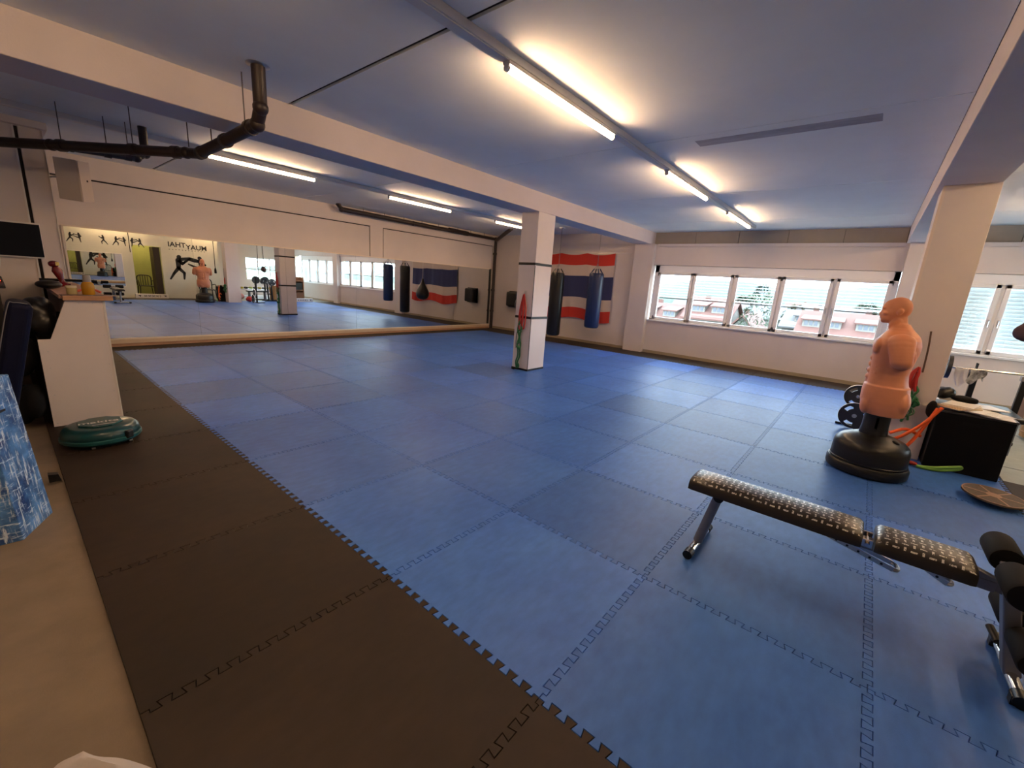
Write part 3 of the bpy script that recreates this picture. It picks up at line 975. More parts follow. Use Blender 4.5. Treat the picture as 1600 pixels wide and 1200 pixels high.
b = B(); b.box(-.785, -.455, 4.80, 5.02, 1.157, 1.200, rotM('Z', -3, (-.6, 4.9, 0))); b.obj('plank', wood, t, bevel=.004)
b = B(); b.box(-.80, -.62, 5.02, 7.6, 1.157, 1.190); b.obj('plank', woodpink, t, bevel=.003)
b = B(); b.box(-.615, -.47, 5.02, 7.6, 1.157, 1.186); b.obj('plank', woodpink, t, bevel=.003)
ZT = 1.203
def item(name, label, cat, loc, group=None): return thing(name, label, cat, loc, group)
t = item('candle_jar', 'pale yellow candle jar on the wooden plank', 'candle', (-.715, 4.93, ZT))
b = B(); b.lathe([(.033, 0), (.036, .004), (.036, .070), (.034, .074)], (-.715, 4.93, ZT), 24); b.obj('glass', waxm, t, smooth=40)
b = B(); b.lathe([(.037, .060), (.038, .062), (.038, .078), (.036, .080), (0, .080)], (-.715, 4.93, ZT), 24); b.obj('lid', mat('cream_lid', (.62, .55, .38), .5), t, smooth=40)
t = item('oil_bottle', 'squat bottle of amber oil with a grey cap on the wooden plank', 'bottle', (-.605, 4.93, ZT))
b = B(); b.lathe([(.040, 0), (.045, .006), (.046, .085), (.040, .105), (.026, .118)], (-.605, 4.93, ZT), 28); b.obj('body', oilm, t, smooth=40)
b = B(); b.lathe([(.027, .116), (.029, .118), (.027, .175), (.024, .178), (0, .178)], (-.605, 4.93, ZT), 24); b.obj('cap', mat('grey_cap', (.30, .28, .27), .4), t, smooth=40)
def cloth(cx, cy_, z, w, d, amp, seed, h=.012, th=.004, rot=0.0):
    rnd = random.Random(seed)
    b = B()
    N = 18
    ph = [rnd.uniform(0, 6) for _ in range(6)]
    g = []
    for i in range(N + 1):
        row = []
        for j in range(N + 1):
            u, v = i / N - .5, j / N - .5
            e = 1 - .12 * (math.sin(9 * u + ph[0]) * v + math.cos(8 * v + ph[1]) * u)
            zz = z + h + amp * (math.sin(11 * u + ph[2]) * math.sin(9 * v + ph[3]) + .5 * math.sin(23 * u + ph[4]) * math.cos(17 * v + ph[5]))
            if max(abs(u), abs(v)) > .44: zz = z + th + (zz - z) * .3
            x, y = u * w * e, v * d * e
            row.append(b.bm.verts.new((cx + x * math.cos(rot) - y * math.sin(rot), cy_ + x * math.sin(rot) + y * math.cos(rot), max(zz, z + th))))
        g.append(row)
    for i in range(N):
        for j in range(N): b.bm.faces.new((g[i][j], g[i + 1][j], g[i + 1][j + 1], g[i][j + 1]))
    return b
def cloth_obj(name, label, cat, m, *a, **k):
    o = cloth(*a, **k).obj(name, m, loc=(a[0], a[1], a[2]), smooth=60)
    md = o.modifiers.new('thick', 'SOLIDIFY'); md.thickness = .003
    return tag(o, label, cat)
cloth_obj('folded_cloth', 'grey cloth lying on the front plank under the candle and bottle', 'cloth', mat('grey_cloth', (.20, .16, .14), .9), -.60, 4.88, 1.196, .38, .14, .004, 3, h=.005, th=.003)
b = B(); b.tube([(-.69, 5.10, ZT + .01), (-.62, 5.16, ZT + .03), (-.55, 5.14, ZT + .035), (-.50, 5.12, ZT + .01)], .014, n=10, flat=.7)
tag(b.obj('rubber_ring', mat('red_yellow', (.60, .10, .04), .5), loc=(-.6, 5.13, ZT), smooth=50), 'red curved rubber strap behind the amber bottle', 'strap')
t = item('trophy', 'dark red and gold trophy leaning at the back of the bar', 'trophy', (-.69, 6.3, 1.19))
b = B(); b.lathe([(.055, 0), (.058, .015), (.030, .03), (.022, .06), (.035, .12), (.045, .17), (.028, .21), (.0, .215)], (-.66, 6.3, 1.205), 20, Matrix.Rotation(-.22, 3, 'Y')); b.obj('stem', mat('dark_red_gloss', (.16, .008, .012), .15, coat=.5), t, smooth=50)
b = B(); b.ball((-.715, 6.3, 1.44), .045, 1, 1, .8); b.obj('bowl', mat('dark_red_gloss', (.16, .008, .012), .15, coat=.5), t, smooth=60)
b = B(); b.box(-.705, -.675, 6.24, 6.26, 1.425, 1.465); b.obj('plaque', mat('gold', (.75, .55, .22), .2, metal=1), t, bevel=.003)
b = B(); b.tube([(-.80, 7.3, 1.225), (-.55, 7.3, 1.225), (-.30, 7.35, 1.225)], .016, n=10)
tag(b.obj('baton', blackm, loc=(-.55, 7.3, 1.20), smooth=50), 'thin black baton lying across the far end of the bar', 'baton')
b = B(); b.ball((-.80, 5.9, 1.238), .10, 1, 1.2, .45)
tag(b.obj('glove', blackleather, loc=(-.8, 5.9, 1.19), smooth=60), 'black glove resting on the bar before the trophy', 'glove')

def lump(name, label, cat, m, c, r, seed, n=5, loc=None, parts=()):
    """soft bag: overlapping ellipsoids fused by remesh"""
    rnd = random.Random(seed)
    b = B()
    for i in range(n):
        b.ball((c[0] + rnd.uniform(-.35, .35) * r[0], c[1] + rnd.uniform(-.35, .35) * r[1], c[2] + rnd.uniform(-.3, .3) * r[2]), 1,
               r[0] * rnd.uniform(.6, .8), r[1] * rnd.uniform(.6, .8), r[2] * rnd.uniform(.6, .75), 14)
    o = b.obj(name, m, loc=(c[0], c[1], c[2] - r[2]))
    md = o.modifiers.new('remesh', 'REMESH'); md.mode = 'VOXEL'; md.voxel_size = max(.012, min(r) * .12)
    md = o.modifiers.new('smooth', 'SMOOTH'); md.iterations = 4
    dg = bpy.context.evaluated_depsgraph_get(); dg.update()
    me = bpy.data.meshes.new_from_object(o.evaluated_get(dg))
    o.modifiers.clear(); o.data = me
    me.polygons.foreach_set('use_smooth', [True] * len(me.polygons))
    if cat: tag(o, label, cat)
    return o
lump('duffel_bag', 'black duffel bag slumped on the notch of the white bar panel', 'bag', blackleather, (-.93, 5.05, 1.0), (.12, .16, .19), 5)

# dark cabinet and things behind the bar
t = thing('cabinet', 'dark low cabinet under the wall screen at the far left', 'cabinet', (-1.8, 5.0, 0))
B().box(-2.6, -1.14, 5.35, 7.3, 0.05, 1.22).obj('body', mat('black_cabinet', (.018, .014, .013), .6), t, bevel=.006)
B().box(-2.62, -1.10, 5.32, 7.35, 1.22, 1.245).obj('cabinet_top', mat('black_cabinet', (.018, .014, .013), .6), t, bevel=.004)
for i in range(2):
    d_ = B().box(-2.55 + i * .7, -1.88 + i * .7, 5.33, 5.35, .12, 1.18).obj('door', mat('black_cabinet_door', (.024, .018, .016), .5), t, bevel=.003)
    b = B(); b.cyl((-1.93 + i * .14, 5.315, .6), (-1.93 + i * .14, 5.315, .75), .006, n=8); b.obj('handle', steel, d_)
lump('kit_bag', 'black kit bag heaped on the floor between cabinet and bar', 'bag', blackm, (-1.12, 5.0, .22), (.13, .22, .24), 8)
lump('jacket', 'dark jacket bunched behind the navy shield on the cabinet side', 'jacket', blackm, (-1.10, 5.1, .66), (.12, .2, .24), 9)
t = thing('router', 'small black box with a glowing red light and a thin white cable', 'electronics', (-1.0, 6.2, 1.245))
B().box(-1.16, -1.11, 5.9, 6.0, 1.245, 1.275).obj('body', black, t, bevel=.004)
b = B(); b.ball((-1.125, 5.895, 1.262), .006, n=10); b.obj('indicator', mat('red_led', (1, .05, .02), .4, emit=3), t)
b = B(); b.tube([(-1.13, 5.93, 1.27), (-1.125, 5.90, 1.33), (-1.10, 5.9, 1.42), (-1.09, 5.95, 1.55)], .0035, n=6); b.obj('cable', whitep, t, smooth=50)

# navy shield
t = thing('kick_shield', 'tall narrow navy kick shield standing behind the patterned blue box', 'kick shield', (-1.2, 3.62, 0))
MS = Matrix.Translation((.012, 0, .035)) @ rotM('Y', 13, (-1.03, 3.6, 1.19))
b = B(); b.box(-1.135, -1.02, 3.50, 3.86, 0.04, 1.19, MS); b.obj('pad', mat('navy_vinyl', (.002, .003, .018), .6, spec=.15), t, bevel=.035, seg=4)
b = B(); b.tube([MS @ Vector(p) for p in ((-1.14, 3.60, .9), (-1.19, 3.60, .85), (-1.19, 3.60, .72), (-1.14, 3.60, .66))], .012, n=8); b.obj('handle', blackm, t, smooth=50)
b = B(); b.tube([MS @ Vector(p) for p in ((-1.137, 3.505, .1), (-1.137, 3.505, .8), (-1.132, 3.505, 1.15), (-1.11, 3.505, 1.185), (-1.05, 3.505, 1.19))], .003, n=6); b.obj('piping', mat('grey_piping', (.16, .16, .18), .6), t, smooth=50)

# patterned blue box
def brush():
    m = bpy.data.materials.new('blue_brushstroke_print')
    m.use_nodes = True
    n = m.node_tree.nodes; l = m.node_tree.links
    bs = n['Principled BSDF']; bs.inputs['Roughness'].default_value = .35
    tc = n.new('ShaderNodeTexCoord')
    def stroke(sx, sy, sz, rot, lo, hi):
        mp = n.new('ShaderNodeMapping'); mp.inputs['Scale'].default_value = (sx, sy, sz); mp.inputs['Rotation'].default_value = rot
        l.new(tc.outputs['Object'], mp.inputs['Vector'])
        v = n.new('ShaderNodeTexNoise'); v.inputs['Scale'].default_value = 1.0; v.inputs['Detail'].default_value = 5; v.inputs['Roughness'].default_value = .7
        l.new(mp.outputs['Vector'], v.inputs['Vector'])
        r = n.new('ShaderNodeMapRange'); r.inputs['From Min'].default_value = lo; r.inputs['From Max'].default_value = hi
        l.new(v.outputs['Fac'], r.inputs['Value']); return r.outputs['Result']
    base = n.new('ShaderNodeTexNoise'); base.inputs['Scale'].default_value = 9; base.inputs['Detail'].default_value = 4
    l.new(tc.outputs['Object'], base.inputs['Vector'])
    rp = n.new('ShaderNodeValToRGB')
    rp.color_ramp.elements[0].position = .35; rp.color_ramp.elements[0].color = (.012, .06, .24, 1)
    rp.color_ramp.elements[1].position = .68; rp.color_ramp.elements[1].color = (.12, .34, .75, 1)
    l.new(base.outputs['Fac'], rp.inputs['Fac'])
    cur = rp.outputs['Color']
    for args, col in (((60, 60, 7, (0, 0, 0), .54, .62), (.75, .85, .95, 1)), ((10, 10, 55, (.9, .4, .3), .56, .64), (.65, .8, .95, 1)), ((70, 60, 9, (.7, .5, 0), .62, .70), (.02, .05, .15, 1))):
        mx = n.new('ShaderNodeMix'); mx.data_type = 'RGBA'
        l.new(stroke(*args), mx.inputs[0]); l.new(cur, mx.inputs[6]); mx.inputs[7].default_value = col
        cur = mx.outputs[2]
    l.new(cur, bs.inputs['Base Color'])
    return m
t = thing('display_box', 'tapered box with blue and white brush stroke print on the concrete', 'box', (-1.23, 2.72, -.02))
b = B()
A = [(-1.245, 2.70, -.02), (-1.115, 2.98, -.02), (-1.42, 3.10, -.02), (-1.72, 2.74, -.02)]
T_ = [(-1.285, 2.74, .88), (-1.175, 2.97, .88), (-1.42, 3.06, .88), (-1.70, 2.78, .88)]
va = [b.bm.verts.new(p) for p in A]; vt = [b.bm.verts.new(p) for p in T_]
b.bm.faces.new(va); b.bm.faces.new(vt)
for i in range(4): b.bm.faces.new((va[i], va[(i + 1) % 4], vt[(i + 1) % 4], vt[i]))
b.obj('body', brush(), t, bevel=.004)
b = B(); b.box(-1.245, -1.225, 2.80, 2.88, .69, .715, rotM('Z', -25, (-1.23, 2.84, 0))); b.obj('handle_slot', gapm, t, bevel=.008)
b = B(); b.prism([(-1.10, 0), (-1.04, 0), (-1.05, .05), (-1.10, .06)], 1, 3.45, 3.50)
tag(b.obj('door_wedge', black, loc=(-1.07, 3.47, -.02)), 'small black wedge on the concrete beside the blue box', 'door wedge')

cloth_obj('towel', 'crumpled white cloth standing in for a pale blur at the bottom left corner', 'towel', clothw, -1.17, .76, -.018, .22, .42, .012, 11, h=.035, th=.01, rot=.5)  # cloth stands in for a blurred white shape near the lens

# screen and speaker
t = thing('wall_screen', 'dark wall screen in a thin pale frame at the left edge', 'screen', (-1.1, 7.56, 1.7))
B().box(-1.75, -.70, 7.54, 7.585, 1.475, 1.905).obj('frame', whitep, t, bevel=.004)
B().box(-1.74, -.705, 7.530, 7.545, 1.492, 1.885).obj('panel', mat('screen_glass', (.002, .004, .010), .55, spec=.15), t, bevel=.003)
t = thing('loudspeaker', 'white wedge shaped wall speaker beside the pilaster', 'speaker', (-.33, 7.3, 2.45))
Mz = Matrix.Translation((-.335, 7.28, 2.47)) @ Matrix.Rotation(math.radians(-8), 4, 'Z') @ Matrix.Rotation(math.radians(8), 4, 'X')
def sp(b, pts, z0, z1):
    A = [b.bm.verts.new(Mz @ Vector((x, y, z0))) for x, y in pts]; T = [b.bm.verts.new(Mz @ Vector((x, y, z1))) for x, y in pts]
    b.bm.faces.new(A); b.bm.faces.new(T)
    for i in range(len(pts)): b.bm.faces.new((A[i], A[(i + 1) % len(pts)], T[(i + 1) % len(pts)], T[i]))
b = B(); sp(b, [(-.17, .02), (.04, -.12), (.13, .03), (.10, .20), (-.10, .20)], -.25, .23); b.obj('cabinet', mat('speaker_white', (.72, .64, .58), .5), t, bevel=.008)
b = B(); sp(b, [(.043, -.132), (.052, -.130), (.145, .035), (.135, .040)], -.245, .225); b.obj('grille', mat('speaker_grille', (.55, .46, .40), .6, bump=.5, bscale=300), t)
b = B(); b.box(-.01, .01, -.003, .003, -.01, .012, Mz @ Matrix.Translation((.11, -.03, .0)) @ Matrix.Rotation(math.radians(60), 4, 'Z')); b.obj('badge', gapm, t)
b = B(); b.tube([(-.53, 7.62, 2.49), (-.50, 7.50, 2.49), (-.42, 7.36, 2.48)], .012, n=8); b.obj('bracket', steel, t, smooth=40)

# ================================================================== PIPES
def pipe(name, label, runs, r, collars, loc, m=pipem):
    t = thing(name, label, 'pipe', loc)
    for pts in runs:
        b = B(); b.tube(pts, r, n=18, smooth=False); b.obj('pipe_run', m, t, smooth=50)
        for p in pts[1:-1]:
            b = B(); b.ball(p, r * 1.16, n=18); b.obj('elbow', m, t, smooth=60)
    for (p, d) in collars:
        p = Vector(p); d = Vector(d).normalized()
        b = B(); b.cyl(p - d * .03, p + d * .03, r * 1.22, n=18); b.obj('collar', m, t, smooth=40)
    return t
R1 = .050
t = pipe('drain_pipe', 'black drain pipe dropping from the ceiling before the beam and bending left', [
    [(.40, 3.36, ZC), (.40, 3.36, 2.80), (.41, 3.47, 2.70), (.42, 5.06, 2.68), (.33, 5.17, 2.68), (-.57, 6.36, 2.68), (-1.30, 7.34, 2.68), (-1.9, 7.4, 2.68), (-3.19, 7.4, 2.68)]], R1,
    [((.41, 3.62, 2.70), (0, 1, 0)), ((.415, 4.25, 2.69), (0, 1, 0)), ((.415, 4.98, 2.68), (0, 1, 0)), ((.26, 5.26, 2.68), (-.6, .8, 0)), ((-.02, 5.63, 2.68), (-.6, .8, 0)), ((-.5, 6.27, 2.68), (-.6, .8, 0))], (.40, 3.36, ZC))
rodm = mat('dark_rod', (.10, .09, .09), .5, metal=.5)
for p in ((.37, 3.62, 2.73), (.39, 4.55, 2.73), (.34, 5.10, 2.73), (-.02, 5.63, 2.73), (-.5, 6.27, 2.73)):
    b = B(); b.cyl(p, (p[0], p[1], ZC), .005, n=6); b.obj('hanger_rod', rodm, t)
b = B(); b.lathe([(.075, -.006), (.085, 0), (.085, .004)], (.40, 3.36, ZC - .004), 20); b.obj('ceiling_collar', steel, t, smooth=40)
t = pipe('drain_pipe', 'short black pipe with a bend hanging beyond the beam below the track', [
    [(.23, 6.44, ZC), (.23, 6.44, 2.80), (.14, 6.42, 2.735), (-.42, 6.38, 2.70), (-.50, 6.36, 2.69)]], .044,
    [((.06, 6.415, 2.735), (1, 0, 0)), ((-.12, 6.40, 2.72), (1, 0, 0))], (.23, 6.44, ZC))
for p in ((-.12, 6.40, 2.76), (.07, 6.415, 2.78)):
    b = B(); b.cyl(p, (p[0], p[1], ZC), .005, n=6); b.obj('hanger_rod', rodm, t)
t = pipe('drain_pipe', 'long dark pipe under the ceiling along the mirror wall, falling in the corner', [
    [(4.18, 9.22, ZC), (4.28, 9.24, 2.99), (6.4, 9.34, 2.985), (9.82, 9.38, 2.97), (9.82, 9.40, .01)], [(8.62, 7.7, ZC), (9.80, 9.34, 2.93)]], .055,
    [((7.85, 9.36, 2.985), (1, 0, 0)), ((8.35, 9.365, 2.98), (1, 0, 0)), ((9.82, 9.39, 2.5), (0, 0, 1)), ((9.82, 9.40, 1.3), (0, 0, 1)), ((9.82, 9.40, .6), (0, 0, 1))], (9.82, 9.40, 0))
b = B(); b.cyl((7.72, 9.36, 2.99), (8.5, 9.365, 2.98), .068, n=18); b.obj('reducer', pipem, t, smooth=40)
for x in (4.9, 5.5, 6.1, 6.7, 7.3, 8.05, 8.6, 9.2):
    b = B(); b.cyl((x, 9.34, 3.0), (x, 9.34, ZC), .005, n=6); b.obj('hanger_rod', rodm, t)

# ================================================================== BAGS
def chain(p0, p1, parent, r=.012):
    b = B()
    p0, p1 = Vector(p0), Vector(p1)
    L = (p1 - p0).length
    n = max(3, int(L / (r * 2.6)))
    for i in range(n):
        c = p0.lerp(p1, (i + .5) / n)
        M = Matrix.Rotation(PI / 2, 3, 'X') if i % 2 else Matrix.Rotation(PI / 2, 3, 'Y')
        b.torus(c, r, r * .28, M, 8, 4)
    o = b.obj('chain', chainm, parent)
    return o
def heavy_bag(name, label, m, x, y, z0, z1, r, ztop, white_edge=False):
    t = thing(name, label, 'punch bag', (x, y, z0))
    b = B(); b.lathe([(.0, 0), (r * .8, .004), (r * .96, .03), (r, .08), (r, (z1 - z0) - .10), (r * .97, (z1 - z0) - .05), (r * .90, (z1 - z0) - .02), (0, (z1 - z0) - .015)], (x, y, z0), 36); b.obj('body', m, t, smooth=40)
    apex = (x, y, z1 + .20)
    for k in range(4):
        a = PI / 4 + k * PI / 2
        q = (x + r * .8 * math.cos(a), y + r * .8 * math.sin(a), z1 - .03)
        b = B(); b.tube([(x + r * .96 * math.cos(a), y + r * .96 * math.sin(a), z1 - .14), q, Vector(q).lerp(Vector(apex), .5)], .016, n=6, flat=.4); b.obj('strap', m, t, smooth=50)
        chain(Vector(q).lerp(Vector(apex), .5), apex, t, .010)
    chain(apex, (x, y, ztop - .02), t, .013)
    b = B(); b.box(x - .05, x + .05, y - .05, y + .05, ztop - .015, ztop); b.torus((x, y, ztop - .03), .02, .005, Matrix.Rotation(PI / 2, 3, 'X')); b.obj('ceiling_hook', steel, t)
    return t
heavy_bag('punch_bag', 'long black heavy bag hanging just right of the taped column', blackleather, 8.75, 6.03, .23, 1.96, .185, ZC)
heavy_bag('punch_bag', 'blue heavy bag hanging in front of the striped flag', blueleather, 8.80, 4.87, .57, 1.99, .19, ZC)
t = thing('teardrop_bag', 'black teardrop punch bag, seen in the mirror before the flag', 'punch bag', (8.7, 7.15, .78))
b = B(); b.lathe([(0, 0), (.10, .015), (.18, .06), (.225, .14), (.235, .22), (.21, .32), (.15, .44), (.09, .55), (.045, .66), (.03, .74), (0, .75)], (8.7, 7.15, .78), 36); b.obj('body', blackleather, t, smooth=50)
b = B(); b.cyl((8.7, 7.15, 1.52), (8.7, 7.15, ZC), .006, n=8); b.obj('cord', whitep, t)
t = thing('wall_pad', 'black square punch pad mounted on the wall near the corner', 'wall pad', (XF, 8.5, 1.1))
B().box(XF - .05, XF - .002, 8.22, 8.72, .80, 1.32).obj('back_plate', blackm, t, bevel=.01)
B().box(XF - .24, XF - .05, 8.25, 8.69, .83, 1.30).obj('cushion', blackleather, t, bevel=.05, seg=4)

# ================================================================== FLAG
t = thing('flag', 'red white and navy striped flag hanging on the wall behind the bags', 'flag', (XF - .02, 6.2, 2.56))
redc = mat('red_flag_cloth', (.55, .035, .022), .85); whc = mat('white_flag_cloth', (.62, .52, .45), .85); nvc = mat('navy_flag_cloth', (.030, .038, .12), .85)
y0f, y1f = 4.98, 7.65
H = 2.56 - .66
def fz(v, y):
    sag = .05 * abs(math.sin((y - y0f) / (y1f - y0f) * PI * 3)) * (1 - v) ** 3
    drop = .05 * math.sin((y - y0f) * 4) * v
    return 2.56 - sag - v * (H + drop)
def fx(v, y):
    return XF - .03 - .014 * (1 + math.sin(y * 11 + v * 2) + .5 * math.sin(y * 23 + 1)) * (.4 + .6 * v)
for (v0, v1, m, nm) in ((0, 1 / 6, redc, 'red_stripe'), (1 / 6, 1 / 3, whc, 'white_stripe'), (1 / 3, 2 / 3, nvc, 'navy_stripe'), (2 / 3, 5 / 6, whc, 'white_stripe'), (5 / 6, 1, redc, 'red_stripe')):
    b = B(); NY = 80; NV = 6
    g = [[b.bm.verts.new((fx(v0 + (v1 - v0) * j / NV, y0f + (y1f - y0f) * i / NY), y0f + (y1f - y0f) * i / NY - .05 * (v0 + (v1 - v0) * j / NV) * (1 - i / NY), fz(v0 + (v1 - v0) * j / NV, y0f + (y1f - y0f) * i / NY))) for j in range(NV + 1)] for i in range(NY + 1)]
    for i in range(NY):
        for j in range(NV): b.bm.faces.new((g[i][j], g[i + 1][j], g[i + 1][j + 1], g[i][j + 1]))
    b.obj(nm, m, t, smooth=80)
b = B(); b.cyl((XF - .012, 4.45, 2.575), (XF - .012, y1f, 2.575), .004, n=6); b.obj('hanging_wire', steel, t)

# ================================================================== BANDS ON COLUMNS
t = thing('wall_hook', 'steel hook screwed to the taped column', 'hook', (4.97, 4.14, 1.4))
B().box(4.968, 4.979, 4.12, 4.16, 1.34, 1.46).obj('plate', steel, t, bevel=.003)
b = B(); b.tube([(4.97, 4.14, 1.40), (4.93, 4.14, 1.39), (4.92, 4.14, 1.42)], .006, n=8); b.obj('prong', steel, t, smooth=50)
b = B()
for dy, zb in ((-.03, .80), (.02, .88), (.045, .78)):
    b.tube([(4.945, 4.14, 1.405), (4.945, 4.14 - .035 + dy, 1.1), (4.95, 4.14 - .02 + dy, zb), (4.945, 4.14 + .025 + dy, zb + .02), (4.945, 4.14 + .03 + dy, 1.1), (4.935, 4.14, 1.405)], .013, n=7)
tag(b.obj('resistance_band', redm, loc=(4.94, 4.14, 1.4), smooth=50), 'red resistance band looped from the hook of the taped column', 'resistance band')
def green_tangle(name, label, x, y, z0, z1, seed, m=greenm, knots=7, w=.05):
    rnd = random.Random(seed)
    b = B()
    for s in (-1, 1):
        pts = []
        N = 9
        for i in range(N): pts.append((x + rnd.uniform(-.008, .004), y + s * w * .5 + rnd.uniform(-w, w) * .5, z1 + (z0 - z1) * i / (N - 1)))
        b.tube(pts, .017, n=7, flat=.6)
    for i in range(knots):
        z = z0 + (z1 - z0) * rnd.random()
        b.torus((x - .012, y + rnd.uniform(-w, w), z), rnd.uniform(.024, .038), .013, Matrix.Rotation(rnd.uniform(.5, 2), 3, 'Y') @ Matrix.Rotation(rnd.random() * 2, 3, 'X'), 12, 6)
    return tag(b.obj(name, m, loc=(x, y, z1), smooth=50), label, 'resistance band')
green_tangle('resistance_band', 'knotted green band hanging to the floor along the taped column', 4.950, 4.19, .03, .96, 4)
b = B(); b.tube([(4.95, 4.21, .9), (4.95, 4.26, .6), (4.95, 4.25, .4)], .006, n=6); b.tube([(4.94, 4.20, .02), (4.92, 4.30, .014), (4.90, 4.22, .014)], .012, n=7)
tag(b.obj('cord_loop', blackm, loc=(4.95, 4.2, .9), smooth=50), 'thin dark cord beside the green band on the taped column', 'cord')
b = B(); b.tube([(5.005, -1.21, 1.38), (4.99, -1.225, 1.2), (4.995, -1.235, .95)], .008, n=8, flat=.6)
tag(b.obj('strap', mat('brown_strap', (.10, .06, .045), .8), loc=(5.0, -1.21, 1.38), smooth=50), 'brown strap hanging on the bare column behind the dummy', 'strap')
b = B()
for dy in (-.02, .02, .035): b.tube([(5.0, -1.20, 1.0), (4.985, -1.19 + dy, .93), (4.98, -1.18 + dy, .84), (4.99, -1.20 + dy, .74), (5.0, -1.20, .95)], .012, n=7)
tag(b.obj('resistance_band', redm, loc=(5, -1.2, 1.0), smooth=50), 'red band bunched on the bare column behind the dummy', 'resistance band')
green_tangle('resistance_band', 'green band tangle hanging low on the bare column behind the dummy', 4.998, -1.21, .42, .80, 6, w=.045)
b = B()
for k in range(4): b.torus((4.93, -1.12 - .03 * k, .47 + .02 * k), .045, .008, Matrix.Rotation(1.1 + .3 * k, 3, 'Y'), 16, 6)
tag(b.obj('resistance_band', mat('dark_green_rubber', (.02, .10, .05), .5), loc=(4.93, -1.15, .47), smooth=50), 'small coil of dark green tubing beside the dummy post', 'resistance band')
t = thing('resistance_band', 'orange tube bands stretched from the black box down behind the dummy', 'resistance band', (4.8, -1.3, .4))
for pts in ([(4.84, -1.44, .64), (4.78, -1.33, .45), (4.75, -1.19, .28), (4.75, -1.08, .20)], [(4.83, -1.41, .63), (4.79, -1.34, .40), (4.75, -1.26, .20), (4.76, -1.18, .10)],
            [(4.88, -1.35, .30), (4.80, -1.22, .36), (4.74, -1.10, .30)]):
    b = B(); b.tube(pts, .016, n=10); b.obj('tube', orangem, t, smooth=50)
b = B(); b.tube([(4.75, -1.31, .035), (4.75, -1.36, .03), (4.77, -1.31, .02), (4.75, -1.27, .03)], .018, n=8); b.obj('handle', mat('red_grip', (.45, .03, .02), .5), t, smooth=50)
t = thing('resistance_band', 'lime green band handle lying on the mat before the black box', 'resistance band', (4.76, -1.45, .02))
b = B(); b.tube([(4.72, -1.37, .015), (4.74, -1.50, .035), (4.78, -1.64, .075), (4.80, -1.69, .085), (4.80, -1.68, .06), (4.76, -1.56, .02), (4.72, -1.44, .014), (4.72, -1.37, .015)], .013, n=8, flat=1.3); b.obj('loop', limem, t, smooth=50)
lump('glove_pouch', 'black pouch hanging on the left corner of the black box', 'pouch', blackm, (4.90, -1.385, .60), (.05, .055, .12), 12)

# ================================================================== BLACK BOX AND PAPERS
t = thing('storage_box', 'large black box topped with papers behind the balance board', 'box', (5.15, -1.7, 0))
b = B(); b.box(4.87, 5.60, -1.965, -1.42, 0.0, .61); b.obj('body', mat('black_box_board', (.004, .004, .005), .5, spec=.15), t, bevel=.006)
b = B(); b.box(4.862, 5.61, -1.975, -1.41, .595, .615); b.obj('rim', mat('black_rim', (.03, .03, .032), .35), t, bevel=.004)
b = B(); b.box(4.8685, 4.870, -1.75, -1.62, .50, .53); b.obj('faint_print', mat('faint_print', (.007, .007, .008), .6, spec=.15), t)
b = B(); b.box(5.1, 5.2, -1.99, -1.965, .30, .34); b.obj('latch', steel, t, bevel=.004)
rnd = random.Random(2)
ZB = .616
for k in range(9):
    o = B().box(-.105, .105, -.148, .148, 0, .0025, Matrix.Translation((4.99 + .012 * (k % 4), -1.80 + .022 * k - .05, ZB + .0032 * k)) @ Matrix.Rotation(rnd.uniform(-.45, .35) + 1.2, 4, 'Z')).obj('paper_sheet', paperm, loc=(5.0, -1.75, ZB + .003 * k))
    tag(o, ('topmost' if k == 8 else 'second from the top' if k == 7 else 'third from the top' if k == 6 else 'lowest' if k == 0 else ('fourth', 'fifth', 'sixth', 'seventh', 'eighth')[5 - k] + ' from the top') + ' white sheet in the fan of papers on the black box', 'paper', 'papers fanned on the black box')
bufm = mat('buff_paper', (.62, .47, .30), .7)
for k in range(4):
    o = B().box(-.11, .11, -.155, .155, 0, .007, Matrix.Translation((4.985 + .02 * k, -1.565 - .01 * k, ZB + .030 + .0078 * k)) @ Matrix.Rotation(.9 + .12 * k, 4, 'Z')).obj('magazine', bufm if k < 2 else mat('pale_paper', (.66, .60, .52), .7), loc=(5, -1.56, ZB + .03))
    tag(o, ('lowest buff magazine', 'second lowest buff magazine', 'pale magazine second from the top', 'topmost pale magazine')[k] + ' of the pile at the left on the black box', 'magazine', 'magazines piled on the black box')
t = thing('binder', 'white document sleeve with a green edge lying on the black box', 'binder', (5.35, -1.83, ZB))
M_ = Matrix.Translation((5.38, -1.80, ZB + .012)) @ Matrix.Rotation(.25, 4, 'Z') @ Matrix.Rotation(.05, 4, 'Y')
B().box(-.19, .19, -.13, .13, .0, .012, M_).obj('cover', whitep, t, bevel=.003)
B().box(-.20, .19, .125, .14, -.002, .014, M_).obj('green_edge', mat('mint_green', (.10, .35, .24), .5), t)
lump('head_guard', 'black head guard resting on the rear left of the black box', 'head guard', blackleather, (5.48, -1.50, .70), (.11, .10, .085), 21)
lump('sports_shoe', 'dark sports shoe at the rear of the black box', 'shoe', blackm, (5.52, -1.68, .66), (.07, .12, .045), 22)

